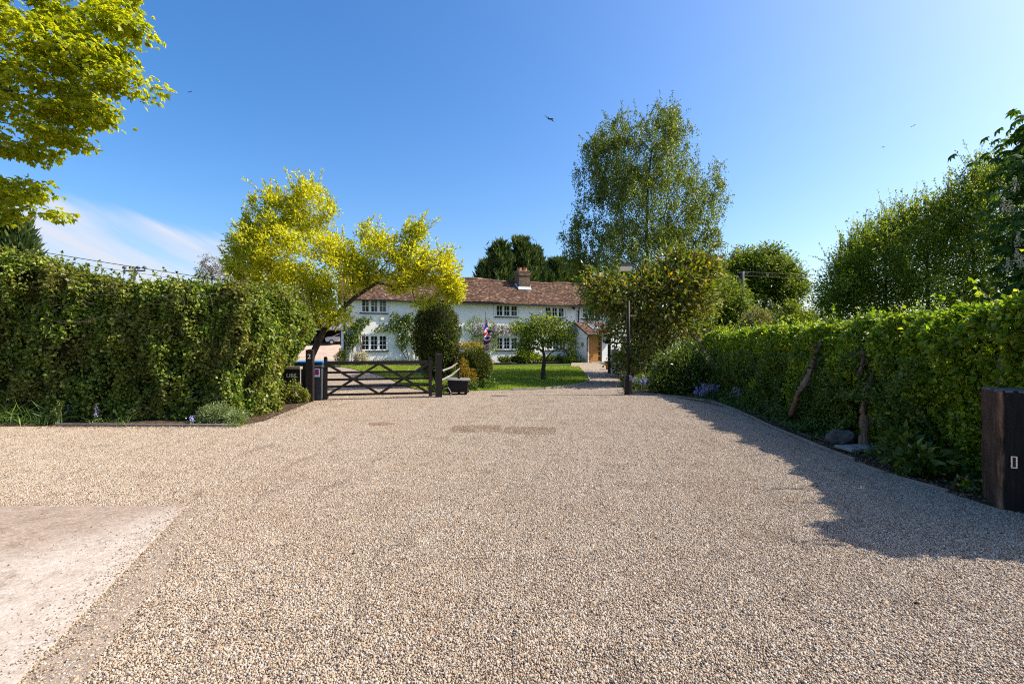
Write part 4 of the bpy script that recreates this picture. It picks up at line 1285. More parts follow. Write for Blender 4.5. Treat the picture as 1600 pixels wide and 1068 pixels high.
MB().add([(c[0] - .185, -.12, .055 + c[2]), (c[0] + .185, -.12, .055 + c[2]), (c[0] + .185, .12, .055 + c[2]), (c[0] - .185, .12, .055 + c[2]), (c[0] - .16, -.10, -.1 + c[2]), (c[0] + .16, -.10, -.1 + c[2]), (c[0] + .16, .1, -.1 + c[2]), (c[0] - .16, .1, -.1 + c[2])],
         [(0, 1, 2, 3), (7, 6, 5, 4), (0, 4, 5, 1), (1, 5, 6, 2), (2, 6, 7, 3), (3, 7, 4, 0)]).build('lamp_cover', M_LAMPGLASS, lamp, local=True)
zb_ = P_(990, 493)[2]
MB().tube([(-.03, 0, zb_), (.26, 0, zb_)], .014, 6).build('ladder_bar', M_GREYWOOD, lamp, local=True)
ho = thing('hoop_stick', 'thin pale wire hoop bent over the bed at the foot of the lamp post', 'hoop', lp + Vector((-.35, .1, 0)))
MB().tube([(.2, 0, .05), (.02, 0, .10), (-.05, 0, .3), (.0, 0, .48), (.1, .05, .52)], .009, 6).build('wire', M_GREYWOOD, ho, local=True)

# white pier with dark post and house sign by the path
wp0 = at(957, 583)
pier = thing('garden_wall', 'low white rendered wall end with dark oak posts beside the path to the door', 'wall', (wp0.x, wp0.y, gz(wp0.y)), HA)
MB().span(.0, .16, -.06, .14, -.1, 1.25).build('post', M_WHITEPAINT, pier, local=True)
MB().span(.32, 1.9, .0, .16, -.1, 1.15).build('wall_panel', M_WALL, pier, local=True)
MB().span(-.22, -.1, .0, .12, -.1, 1.55).build('post', M_GATE, pier, local=True)
MB().span(.18, .30, -.02, .1, -.1, 1.25).build('post', M_GATE, pier, local=True)
MB().span(-.34, .6, -.12, .22, 1.56, 1.64).build('cap_board', M_GATE, pier, local=True)
hs_ = thing('hanging_sign', 'small black oval sign hung on a bracket by the white wall near the porch', 'sign', (wp0.x - .22, wp0.y - .05, gz(wp0.y)))
b = MB()
b.tube([(0, 0, 1.72), (0, .03, 1.72)], .14, 14); b.build('plate', M_BLACKPAINT, hs_, local=True)
MB().tube([(-.25, .02, 1.93), (.32, .02, 1.93)], .016, 6).tube([(-.1, .02, 1.93), (-.08, .02, 1.86)], .008, 5).tube([(.1, .02, 1.93), (.08, .02, 1.86)], .008, 5).build('bracket', M_BLACKPAINT, hs_, local=True)
MB().tube([(.3, .02, 1.94), (.33, .03, 1.55), (.33, .04, .0)], .02, 6).build('stake', M_BLACKPAINT, hs_, local=True)


def plant_pot(label, p, r, h):
    root = thing('plant_pot', label, 'plant pot', p)
    MB().lathe((0, 0, 0), [(0, r * .7), (h * .8, r * .95), (h * .82, r * 1.08), (h, r * 1.08), (h, r * .9), (h * .85, r * .85)], 14).build('pot', M_TERRA, root, local=True, smooth=False)
    MB().tube([(0, 0, h * .83), (0, 0, h * .86)], r * .86, 12).build('soil', M_SOIL, root, local=True)
    return root


q = at(950, 569); plant_pot('terracotta pot standing against the white porch wall', q, .26, .22)
q = at(951, 577); plant_pot('tall terracotta pot in front of the dark post by the path', q, .2, .36)
st_ = at(938, 577)
sheet('door_step', [hw(dsa + .0, PW + .05)[:2], hw(dsb + .2, PW + .05)[:2], hw(dsb + .2, PW + .5)[:2], hw(dsa, PW + .5)[:2]], M_SLAB, .05, .1)

# ------------------------------------------------------------------ fence on the right behind the garden
fe = thing('panel_fence', 'brown vertical boarded garden fence behind the end of the clipped hedge', 'fence', (8.6, 24.0, gz(24)), -.06)
bm_ = None
for i in range(44):
    h = 2.28 + .02 * (i % 3)
    if bm_ is None:
        o = MB().span(-.055, .055, -.011, .011, 0, 2.3).build('board', M_FENCE, fe, local=True, bevel=.003); bm_ = o.data
    else: o = link('board', bm_, None, fe)
    o.location = (i * .118, rng.normal() * .004, 0); o.rotation_euler = (0, rng.normal() * .006, 0)
for z in (.4, 1.9): MB().span(-.1, 5.2, .02, .06, z, z + .08).build('rail', M_FENCE, fe, local=True)
for x in (-.1, 1.7, 3.5, 5.2): MB().span(x - .05, x + .05, .065, .16, -.1, 2.3).build('post', M_FENCE, fe, local=True)

# ------------------------------------------------------------------ poles and wires
def upole(name, label, p, h, transformer):
    root = thing(name, label, 'utility pole', p)
    MB().tube([(0, 0, -.3), (0, 0, h)], [.17, .11], 9).build('pole', M_POLE, root, local=True, smooth=True)
    if transformer:
        MB().span(.14, .62, -.3, .3, h * .56, h * .56 + .85).build('transformer', M_LEAD, root, local=True, bevel=.03)
        MB().bar((0, 0, h - 1.0), (-.55, 0, h - .3), .07, .07).bar((0, 0, h - .5), (.5, 0, h - .1), .07, .07).build('bracket', M_POLE, root, local=True)
        MB().span(-.5, .5, -.06, .06, h - .14, h - .04).build('crossarm', M_POLE, root, local=True)
    else:
        MB().span(-1.1, 1.1, -.07, .07, h - .45, h - .3).build('crossarm', M_POLE, root, local=True)
        for x in (-1.0, -.35, .35, 1.0):
            MB().lathe((x, 0, h - .3), [(0, .03), (.1, .03), (.12, .16), (.22, .18), (.34, .15), (.4, .05)], 8).build('insulator', M_BIN, root, local=True, smooth=True)
    return root


pR = pt(1161, 424, 42.0)
upole('utility_pole', 'grey wooden utility pole with a metal transformer box before the round tree', (pR.x, 42.0, .25), pR.z - .25, True)
pL = pt(210, 417, 48.0)
upole('utility_pole', 'distant utility pole top with dark insulators just above the ivy hedge', (pL.x, 48.0, .25), pL.z - .25, False)


def wire(label, a, b, sagz, r, group=None):
    a, b = Vector(a), Vector(b)
    root = thing('overhead_wire', label, 'wire', a, 0, group)
    P = [a + (b - a) * f + Vector((0, 0, -4 * sagz * f * (1 - f))) for f in np.linspace(0, 1, 25)]
    MB().tube(P, r, 5).build('cable', M_WIRE, root)


ya = pt(-260, 335, 26); yb = pt(345, 437, 34)
wire('thick black overhead cable sloping down over the ivy hedge, upper of the two', ya, yb, .15, .022)
wire('thinner black overhead cable sloping over the ivy hedge, lower of the two', ya + Vector((0, .3, -.35)), yb + Vector((0, .3, -.30)), .2, .012)
wire('thin pale overhead wire running right from the transformer pole, upper strand', (pR.x, 42, pR.z + .0), pt(1420, 424, 52), .3, .010)
wire('thin pale overhead wire running right from the transformer pole, lower strand', (pR.x, 42, pR.z - .35), pt(1420, 430, 52), .3, .010)

# ------------------------------------------------------------------ aeroplane and birds
ap = pt(860, 186, 1300)
pl = thing('aeroplane', 'small dark airliner silhouette high in the blue sky', 'aeroplane', ap)
ax1 = (Vector((.35, -.75, -.35))).normalized(); ay1 = ax1.cross(Vector((.15, .3, 1))).normalized(); az1 = ay1.cross(ax1)
pl.matrix_world = Matrix.Translation(ap) @ Matrix((ax1, -ay1, az1)).transposed().to_4x4()
MB().tube([(-17, 0, 1), (-14, 0, .5), (-8, 0, 0), (12, 0, 0), (16, 0, 0), (18, 0, -.4)], [.4, 1.3, 2, 2, 1.5, .3], 10).build('fuselage', M_PLANE, pl, local=True)
for sgn in (-1, 1):
    MB().add([(5, sgn * 1.5, -.6), (-1, sgn * 1.5, -.6), (-7, sgn * 18, 1.2), (-5, sgn * 18, 1.2), (5, sgn * 1.5, -1.2), (-1, sgn * 1.5, -1.2), (-7, sgn * 18, .9), (-5, sgn * 18, .9)], [(0, 1, 2, 3), (4, 7, 6, 5), (0, 3, 7, 4), (1, 5, 6, 2), (2, 6, 7, 3)]).build('wing', M_PLANE, pl, local=True)
    MB().tube([(5, sgn * 6, -2), (1, sgn * 6, -2)], [1.2, .8], 8).build('engine', M_PLANE, pl, local=True)
    MB().add([(-12, sgn * .8, .8), (-15.5, sgn * .8, .8), (-17.5, sgn * 6.5, 1.2), (-16, sgn * 6.5, 1.2), (-12, sgn * .8, .5), (-15.5, sgn * .8, .5), (-17.5, sgn * 6.5, 1.0), (-16, sgn * 6.5, 1.0)], [(0, 1, 2, 3), (4, 7, 6, 5), (0, 3, 7, 4), (1, 5, 6, 2), (2, 6, 7, 3)]).build('tailplane', M_PLANE, pl, local=True)
MB().add([(-11, -.2, 1.5), (-16, -.2, 1.5), (-17.5, -.2, 7), (-15.5, -.2, 7), (-11, .2, 1.5), (-16, .2, 1.5), (-17.5, .2, 7), (-15.5, .2, 7)], [(0, 1, 2, 3), (4, 7, 6, 5), (0, 3, 7, 4), (1, 5, 6, 2), (2, 6, 7, 3)]).build('fin', M_PLANE, pl, local=True)
for i, (px, py, lab) in enumerate(((1380, 230, 'tiny dark bird in the pale sky above the gap between birch and right trees'), (1340, 332, 'tiny dark bird low in the sky just left of the right tree tops'),
                                   (1454, 296, 'tiny dark bird hovering just over the right tree tops'), (1427, 197, 'tiny dark bird highest of those over the right trees'), (297, 144, 'tiny dark bird in the blue sky right of the overhanging maple'))):
    bp = pt(px, py, 60)
    b = MB().tube([(-.12, 0, 0), (-.05, 0, .01), (.06, 0, .01), (.13, 0, 0)], [.01, .05, .045, .01], 6)
    for sgn in (-1, 1):
        b.add([(-.05, sgn * .03, .02), (.05, sgn * .03, .02), (.03, sgn * .18, .08), (-.08, sgn * .3, .03), (-.05, sgn * .03, .03), (.05, sgn * .03, .03), (.03, sgn * .18, .09), (-.08, sgn * .3, .04)], [(0, 1, 2, 3), (7, 6, 5, 4), (0, 4, 5, 1), (1, 5, 6, 2), (2, 6, 7, 3)])
    o = b.build('bird', M_BIRD, None, at0=(0, 0, 0)); o.location = bp; o.rotation_euler = (.1 * i, .2, 1.0 + i)
    props(o, lab, 'bird', 'birds in the sky')

# ------------------------------------------------------------------ sleeper gatepost, right foreground
C0 = Vector((5.20, 5.17, 0)); dA = Vector((.27, .47, 0)).normalized()
sp_r = thing('gate_post', 'massive dark railway sleeper gatepost with a steel latch, right foreground', 'gate post', C0, math.atan2(dA.y, dA.x))
bm = bmesh.new()
bmesh.ops.create_cube(bm, size=1)
for v in bm.verts: v.co = Vector(((v.co.x + .5) * .54, (v.co.y - .5) * .34, (v.co.z + .5) * 1.38 - .1))
bmesh.ops.bevel(bm, geom=bm.edges[:], offset=.018, segments=1, affect='EDGES')
bmesh.ops.subdivide_edges(bm, edges=[e for e in bm.edges if e.calc_length() > .2], cuts=14, use_grid_fill=True)
bmesh.ops.triangulate(bm, faces=[f for f in bm.faces if len(f.verts) > 4])
pv = np.array([v.co[:] for v in bm.verts])
n_ = lump(pv * np.array([5, 5, .8]), .5) * .006 + lump(pv * np.array([1, 1, .5]), .35) * .006
for v, d_ in zip(bm.verts, n_):
    v.co += v.normal * float(d_)
    if v.co.x < .04 and v.co.y > -.04: v.co.x += .02 * abs(math.sin(v.co.z * 7)) ; v.co.y -= .018 * abs(math.sin(v.co.z * 5 + 1))
for f in bm.faces:
    f.normal_update(); nn = f.normal; cc = f.calc_center_median()
    f.material_index = 0
    if nn.z > .7: f.material_index = 1
me = bpy.data.meshes.new('block'); bm.to_mesh(me); bm.free()
link('block', me, [M_SLEEPER, M_SLEEPER_TOP], sp_r)
lt = MB()
for y0_, y1_, z0_, z1_ in ((-.142, -.092, .585, .597), (-.142, -.092, .47, .482), (-.104, -.092, .482, .585), (-.142, -.130, .482, .585)):
    lt.span(-.03, -.012, y0_, y1_, z0_, z1_)
lt.build('latch', M_STEEL, sp_r, local=True, bevel=.002)
MB().span(-.014, -.004, -.130, -.104, .485, .584).build('latch_slot', plain('rusty steel', (.05, .03, .02), .8), sp_r, local=True)
bp_ = square_post('gate_post', 'slim black metal post with a number plate half sunk in the hedge behind the sleeper', (6.03, 5.92, 0), .09, 1.62, M_BLACKPAINT, .5)
o = MB().span(.05, .062, -.05, .01, 1.1, 1.6).build('number_plate', M_BIN, bp_, local=True)
text_part('digit', '1', .09, M_WHITEPAINT, bp_, Vector((6.10, 5.86, 1.52)), (R(90), 0, 0))
text_part('digit', '2', .09, M_WHITEPAINT, bp_, Vector((6.10, 5.86, 1.38)), (R(90), 0, 0))

# ------------------------------------------------------------------ hedges
def hedge(name, label, line, H, core_in, n_side, n_top, L, W, lmat, top_in, bulge, wl, cat='hedge', roundr=.35, dens=None, undercut=0.0, spikes=0, lean=None, mats=None, parts=None):
    """line: front outline points (outward = right-hand side when walking along it)"""
    line = np.array(line, float)
    seg = np.diff(line, axis=0); ln = np.linalg.norm(seg, axis=1); cum = np.r_[0, np.cumsum(ln)]
    base = (line[:, 0].mean(), line[:, 1].mean(), 0)
    root = thing(name, label, cat, base)
    nrm = np.stack([seg[:, 1], -seg[:, 0]], 1) / ln[:, None]
    vn = np.zeros_like(line); vn[:-1] += nrm; vn[1:] += nrm; vn /= np.linalg.norm(vn, axis=1, keepdims=True)

    def sample(s):
        i = np.clip(np.searchsorted(cum, s, 'right') - 1, 0, len(ln) - 1); f = ((s - cum[i]) / ln[i])[:, None]
        p = line[i] * (1 - f) + line[i + 1] * f; q = vn[i] * (1 - f) + vn[i + 1] * f
        return p, q / np.linalg.norm(q, axis=1, keepdims=True)
    w = ln * (dens if dens is not None else 1.0)
    w = w / w.sum()
    i = rng.choice(len(ln), n_side, p=w)
    s = cum[i] + rng.uniform(0, 1, n_side) * ln[i]
    p, q = sample(s)
    Hs = H(p)
    z = rng.uniform(0, 1, n_side) ** 0.92 * Hs
    P = np.column_stack([p, z]); Q = np.column_stack([q, np.zeros(n_side)])
    o = bulge * lump(P, wl) + bulge * .5 * lump(P + 7, wl * .37)
    t_ = np.clip((z - (Hs - roundr)) / roundr, 0, 1)
    o -= roundr * (1 - np.sqrt(1 - t_ ** 2 * .96))
    if undercut: o -= undercut * np.clip(1 - z / (Hs * .55), 0, 1)
    o -= rng.exponential(.07, n_side)
    o += np.where(rng.uniform(0, 1, n_side) < .04, rng.uniform(0, .14, n_side), 0)
    P = P + Q * o[:, None]
    P[:, 2] += .05 * lump(P, wl)
    U = Q.copy(); U[:, 2] = .15 + t_ * 1.2
    # top
    s2 = rng.uniform(0, cum[-1], n_top); p2, q2 = sample(s2)
    dd = roundr * .4 + rng.uniform(0, top_in, n_top)
    T = np.column_stack([p2 - q2 * dd[:, None], H(p2)])
    T[:, 2] += bulge * .55 * lump(T, wl) - rng.exponential(.05, n_top) + np.where(rng.uniform(0, 1, n_top) < .06, rng.uniform(0, .16, n_top), 0)
    U2 = np.tile([0, 0, 1.0], (n_top, 1)) + np.column_stack([q2, np.zeros(n_top)]) * .3
    PP = np.concatenate([P, T]); UU = unit(np.concatenate([U, U2])); n = len(PP)
    if lean is not None: PP += lean(PP)
    PP[:, 2] = np.maximum(PP[:, 2], .03)
    D = unit(UU * .5 + rdir(n) * .8 + np.array([0, 0, -.2]))
    N = unit(UU * .55 + rdir(n) * .75 + np.array([0, 0, .3]))
    Ls = L * rng.uniform(.6, 1.3, n); Ws = W * rng.uniform(.7, 1.25, n)
    chosen = np.zeros(n, bool)
    if parts is not None:
        idx = parts(PP)
        chosen[idx] = True
        ms = []
        for k_ in range(3):                                     # three leaf shapes shared by the single leaves
            a = (.22, .38, .30)[k_]
            V = np.array([(0, 0, 0), (.25, a * .8, .05), (.55, a, .05), (.8, a * .6, 0), (1, 0, -.1), (.8, -a * .6, 0), (.55, -a, .05), (.25, -a * .8, .05), (.5, 0, -.02)]) * np.array([1, 1, 1])
            me_ = bpy.data.meshes.new('leaf'); me_.from_pydata([tuple(v) for v in V], [], [(8, 0, 1), (8, 1, 2), (8, 2, 3), (8, 3, 4), (8, 4, 5), (8, 5, 6), (8, 6, 7), (8, 7, 0)])
            ms.append(me_)
        for j in idx:
            o_ = link('leaf', ms[j % 3], lmat, root)
            x = Vector(D[j]); y = Vector(N[j]).cross(x).normalized(); zz = x.cross(y)
            o_.matrix_local = Matrix.Translation(Vector(PP[j]) - Vector(base)) @ Matrix((x, y, zz)).transposed().to_4x4() @ Matrix.Diagonal((Ls[j] * 1.15, Ls[j] * 1.15, Ls[j] * 1.15, 1))
    lv = Leaves()
    ii = ~chosen & ~((lump(PP + 3, .9) > .62) & (rng.uniform(0, 1, n) < .72) & (PP[:, 2] < .93 * H(PP[:, :2])))
    lv.add(PP[ii], D[ii], N[ii], Ls[ii], Ws[ii])
    # long shoots on the top
    sgs = []
    for _ in range(spikes):
        s3 = rng.uniform(0, cum[-1], 1); p3, q3 = sample(s3)
        b0 = np.array([*(p3[0] - q3[0] * rng.uniform(.1, .6)), H(p3)[0] - .1])
        d0 = unit((np.array([0, 0, 1.0]) + rng.normal(size=3) * .45)[None])[0]
        l0 = rng.uniform(.15, .55)
        sgs.append((b0 - np.array(base), b0 + d0 * l0 - np.array(base), .007, .003))
        m_ = int(rng.integers(7, 16)); f = rng.uniform(.25, 1, m_)
        lv.add(b0 + d0 * (f * l0)[:, None], unit(rdir(m_) + d0 * .6), rdir(m_), L * rng.uniform(.7, 1.2, m_), W)
    lv.build('foliage', lmat, root)
    if sgs: link('shoots', tube_mesh('shoots', sgs, 4), M_BARK, root, 'stuff')
    # added blocking core, coloured dark for the shaded inside, stops views through
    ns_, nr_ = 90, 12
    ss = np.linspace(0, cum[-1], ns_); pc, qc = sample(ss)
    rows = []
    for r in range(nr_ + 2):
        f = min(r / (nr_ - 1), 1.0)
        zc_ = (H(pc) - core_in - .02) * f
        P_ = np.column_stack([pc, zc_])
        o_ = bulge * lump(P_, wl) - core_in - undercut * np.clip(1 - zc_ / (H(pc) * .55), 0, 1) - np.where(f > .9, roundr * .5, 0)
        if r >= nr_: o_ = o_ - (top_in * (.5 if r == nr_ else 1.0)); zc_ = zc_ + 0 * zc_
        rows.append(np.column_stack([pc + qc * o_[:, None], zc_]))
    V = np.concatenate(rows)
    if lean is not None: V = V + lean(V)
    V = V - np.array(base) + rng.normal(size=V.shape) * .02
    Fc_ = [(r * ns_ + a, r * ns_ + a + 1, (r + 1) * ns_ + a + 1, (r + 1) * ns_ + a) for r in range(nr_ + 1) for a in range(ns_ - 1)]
    link('blocking_core', np_mesh('blocking_core', V, np.array(Fc_)), M_INNER, root)
    return root


# left ivy hedge
lineL = [(-17, 10.8), (-12, 10.85), (-9, 10.95), (-7.2, 11.0), (-6.35, 11.2), (-6.0, 11.75), (-6.0, 12.6), (-6.18, 13.6), (-6.35, 14.6), (-6.55, 15.4)]
HL = lambda p: 3.12 - .22 * np.clip((p[:, 1] - 14.0) / 1.2, 0, 1) + .72 * np.clip((-p[:, 0] - 9.0) / 2.6, 0, 1) + .12 * np.clip((p[:, 1] - 11.5) / 3, 0, 1)
hl = hedge('ivy_hedge', 'very tall rounded ivy hedge left of the gate with glossy sunlit leaves', lineL, HL, .26, 88000, 20000, .078, .064, L_IVY, 1.0, .19, 1.5, dens=np.array([.12, .7, 1, 1.15, 1.3, 1.3, 1.2, 1.1, 1.0]), spikes=170, undercut=.05,
           lean=lambda P: np.stack([-.5 * np.clip((P[:, 1] - 12.2) / 1.5, 0, 1) * np.clip(1.55 - P[:, 2] * .75, 0, 1), 0 * P[:, 0], 0 * P[:, 0]], 1))
# bare twigs on the face of the ivy hedge
sg = []
for _ in range(34):
    px, py = rng.uniform(60, 330), rng.uniform(440, 530)
    b0 = np.array(pt(px, py, 10.62 + rng.uniform(0, .12))); d0 = np.array([rng.normal() * .35, -.1 * abs(rng.normal()), rng.normal() * .18])
    mid = b0 + d0 * .5 + rng.normal(size=3) * .04
    sg += [(b0 - np.array(hl.location), mid - np.array(hl.location), .005, .004), (mid - np.array(hl.location), b0 + d0 - np.array(hl.location), .004, .002)]
link('twigs', tube_mesh('twigs', sg, 4), M_BARK, hl, 'stuff')

# right clipped hedge: outward is towards -X, so the outline runs from far to near
lineR = [(6.95, 17.2), (6.75, 15), (6.5, 12.5), (6.3, 10), (6.15, 8.5), (6.05, 7.2), (5.98, 6.2), (5.95, 5.45), (5.72, 4.95), (5.6, 4.65), (5.95, 4.25), (6.8, 4.1)]
HR = lambda p: 2.12 + .06 * np.clip((13 - p[:, 1]) / 5, 0, 1) + .16 * np.clip((6.6 - p[:, 1]) / 1.2, 0, 1) + .66 * np.clip((5.75 - p[:, 1]) / 1.0, 0, 1)  # unseen near end raised so its shadow reaches farther over the gravel


def near_leaves(P):
    u = P[:, 0] / P[:, 1]; v = (P[:, 2] - CAMZ) / P[:, 1]
    ok = np.where((P[:, 1] < 6.9) & (u < 1.05) & (u > .78) & (v > -.10) & (v < .09))[0]
    if len(ok) < 10: return ok
    # the ones that show: nearest along each line of sight
    key = (u[ok] * 140).astype(int) * 1000 + (v[ok] * 140).astype(int)
    order = np.lexsort((np.linalg.norm(P[ok], axis=1), key))
    ok = ok[order]; key = key[order]
    first = np.r_[True, key[1:] != key[:-1]]
    ok = ok[first]
    rng.shuffle(ok)
    return ok[:295]


hr = hedge('clipped_hedge', 'long clipped green hedge along the right of the drive, bright new leaves on top', lineR, HR, .32, 105000, 42000, .074, .048, L_BEECH, 1.5, .17, 1.25, roundr=.48, undercut=.22,
           dens=np.array([.75, .85, .95, 1.1, 1.25, 1.4, 1.6, 1.6, 1.1, 1.1, .6]), spikes=90, parts=near_leaves)
# darker small leaved growth low on the hedge face
P = []
lv = Leaves()
k = 30000
zz = rng.uniform(7.0, 16.5, k); hx = np.interp(zz, [4.5, 6.2, 8.5, 12.5, 17.2], [6.05, 5.98, 6.15, 6.5, 6.95])
h_ = rng.uniform(0.02, 1.55, k) * np.where(rng.uniform(0, 1, k) < .5, .6, 1)
P = np.stack([hx - .12 + .16 * lump(np.stack([hx, zz, h_], 1), .7) + np.clip(.55 - h_, 0, 1) * -.45 * rng.uniform(0, 1, k), zz, h_], 1)
holes = ((np.abs(zz - 8.2) < .42) & (h_ < .8)) | ((np.abs(zz - 10.9) < .35) & (h_ > .35) & (h_ < 1.5))
P = P[~holes]; k = len(P)
lv.add(P, unit(rdir(k) + np.array([-.6, 0, -.1])), unit(rdir(k) * .7 + np.array([-.5, 0, .5])), .055 * rng.uniform(.7, 1.3, k), .036)
und = thing('understory', 'dark small leaved ivy and undergrowth along the foot of the clipped hedge', 'undergrowth', (5.9, 11, 0))
lv.build('foliage', L_PRIVET, und)


def stump(label, pts, rad, extra, mat=M_BARK_PALE, name='hedge_trunk'):
    root = thing(name, label, 'trunk', pts[0])
    b = MB()
    for q_, r_ in [(pts, rad)] + list(extra):
        q_ = [Vector(v) for v in q_]; t0 = np.linspace(0, len(q_) - 1, len(q_) * 6)
        pp, rr = [], []
        for t_ in t0:
            i_ = min(int(t_), len(q_) - 2); f_ = t_ - i_
            pp.append(q_[i_].lerp(q_[i_ + 1], f_) + Vector(rng.normal(size=3)) * .05 * r_[i_]); rr.append((r_[i_] * (1 - f_) + r_[i_ + 1] * f_) * (1 + .12 * math.sin(t_ * 5.1) + rng.normal() * .07))
        b.tube(pp, rr, 12)
    vv = np.array(b.v); b.v = [tuple(v) for v in vv + rng.normal(size=vv.shape) * .0045 + (lump(vv, .12) * .006)[:, None]]
    b.build('trunk', mat, root, smooth=True)
    return root


a = pt(1350, 692, 8.1); a.z = 0
stump('stout pale bare trunk rising from the bed into the clipped hedge by the rock', [a, a + Vector((.01, 0, .3)), a + Vector((.02, .04, .58)), a + Vector((.16, .15, .95)), a + Vector((.4, .2, 1.5))], [.085, .068, .062, .05, .035],
      [([a + Vector((.02, 0, .42)), a + Vector((.12, -.02, .47)), a + Vector((.2, .05, .56))], [.05, .04, .02]), ([a + Vector((.02, .04, .58)), a + Vector((-.02, -.02, .75)), a + Vector((.06, .1, 1.0))], [.03, .022, .012])])
zt = 9.65
q = lambda px, py, Z=zt: pt(px, py, Z)
stump('crooked pale branch trunk leaning in the middle of the clipped hedge', [q(1236, 650, 10.4), q(1248, 612), q(1262, 590), q(1270, 566), q(1277, 545), q(1275, 540)], [.055, .05, .048, .042, .034, .02],
      [([q(1270, 568), q(1285, 560), q(1304, 555)], [.03, .025, .012]), ([q(1276, 548), q(1281, 540), q(1285, 530)], [.03, .022, .015]), ([q(1274, 545), q(1270, 538)], [.025, .012])])
stump('thin forked grey branches showing on the clipped hedge face above the pale trunk', [pt(1341, 590, 8.5), pt(1347, 570, 8.35), pt(1350, 555, 8.35), pt(1345, 540, 8.5)], [.035, .03, .025, .012],
      [([pt(1349, 562, 8.38), pt(1340, 552, 8.35), pt(1325, 551, 8.4)], [.015, .012, .006]), ([pt(1350, 556, 8.36), pt(1357, 566, 8.3), pt(1360, 567, 8.35)], [.014, .01, .006]), ([pt(1343, 585, 8.45), pt(1335, 575, 8.4)], [.014, .006])], M_BARK)
# rock, slab
def rock(label, c, r, name='rock', mat=M_ROCK):
    bm = bmesh.new(); bmesh.ops.create_icosphere(bm, subdivisions=3, radius=1)
    pv = np.array([v.co[:] for v in bm.verts])
    n_ = lump(pv * 1.0 + np.array(c), 2.2) * .22 + lump(pv + 3, .8) * .07
    for v, d_ in zip(bm.verts, n_): v.co = Vector((v.co.x * r[0], v.co.y * r[1], max(v.co.z, -.5) * r[2])) * (1 + float(d_))
    me = bpy.data.meshes.new(name); bm.to_mesh(me); bm.free()
    o = link(name, me, mat); o.location = c
    return props(o, label, 'rock')
rock('grey green rounded rock lying in the shaded bed beside the pale trunk', (5.83, 8.55, .1), (.25, .17, .15))
sl_ = MB().box((5.68, 7.9, .07), (.62, .34, .05), rz=.15).build('paving_slab', M_SLAB, None, bevel=.008)
props(sl_, 'pale loose paving slab lying in the shaded bed below the rock', 'slab')
# sticks and litter in the bed
sg = []
for _ in range(34):
    y = rng.uniform(6.0, 13.5); x = np.interp(y, [5, 7.7, 10, 13], [5.3, 5.35, 5.6, 6.05]) + rng.uniform(0, .5)
    a_ = rng.uniform(0, 3.14); l_ = rng.uniform(.08, .32)
    sg.append((np.array([x, y, .04]), np.array([x + l_ * math.cos(a_), y + l_ * math.sin(a_), .05 + rng.uniform(0, .07)]), .008, .004))
link('dead_sticks', tube_mesh('dead_sticks', sg, 4), M_BARK_PALE, None, 'stuff')
k = 4200
y = rng.uniform(5.5, 16, k); x = np.interp(y, [5, 7.7, 10, 13, 16], [5.25, 5.15, 5.4, 5.9, 5.2]) + rng.exponential(.28, k) - .04
P1 = np.stack([x, y, np.full(k, .035)], 1)
k2 = 900
x2 = rng.uniform(-9.8, -5.4, k2); P2 = np.stack([x2, 10.2 + rng.normal(size=k2) * .12 + np.where(x2 > -5.8, rng.uniform(0, 3, k2), 0), np.full(k2, .03)], 1)
k3 = 500
P3 = np.stack([rng.uniform(-6.1, -5.3, k3) + rng.normal(size=k3) * .1, rng.uniform(11, 15, k3), np.full(k3, .022)], 1)
k4 = 520
P4 = np.stack([rng.uniform(-6, 5, k4), rng.uniform(3, 15, k4), np.full(k4, .02)], 1)
PL = np.concatenate([P1, P2, P3, P4]); k = len(PL)
Leaves().add(PL, unit(rdir(k) * np.array([1, 1, .25])), unit(rdir(k) * .5 + np.array([0, 0, 1])), rng.uniform(.02, .055, k), rng.uniform(.012, .03, k)).build('leaf_litter', M_DEBRIS)
# low ivy ground cover in the right bed
k = 9000
y = rng.uniform(5.6, 15, k); x = np.interp(y, [5, 7.7, 10, 13, 16], [5.45, 5.5, 5.7, 6.1, 5.7]) + rng.uniform(-.1, .7, k)
zc = .04 + np.abs(lump(np.stack([x, y, 0 * x], 1), .6)) * .14
ok = (lump(np.stack([x, y, 0 * x], 1), .9) > -.15) & ~((np.abs(y - 8.2) < .6) & (x < 6.1))
P = np.stack([x, y, zc * rng.uniform(.5, 1, k)], 1)[ok]; k = len(P)
Leaves().add(P, unit(rdir(k) * np.array([1, 1, .4])), unit(rdir(k) * .5 + np.array([-.2, 0, 1])), .05 * rng.uniform(.6, 1.3, k), .042).build('ivy_ground_cover', L_PRIVET)

# ------------------------------------------------------------------ trees
V3 = lambda px, py, Z: tuple(pt(px, py, Z))
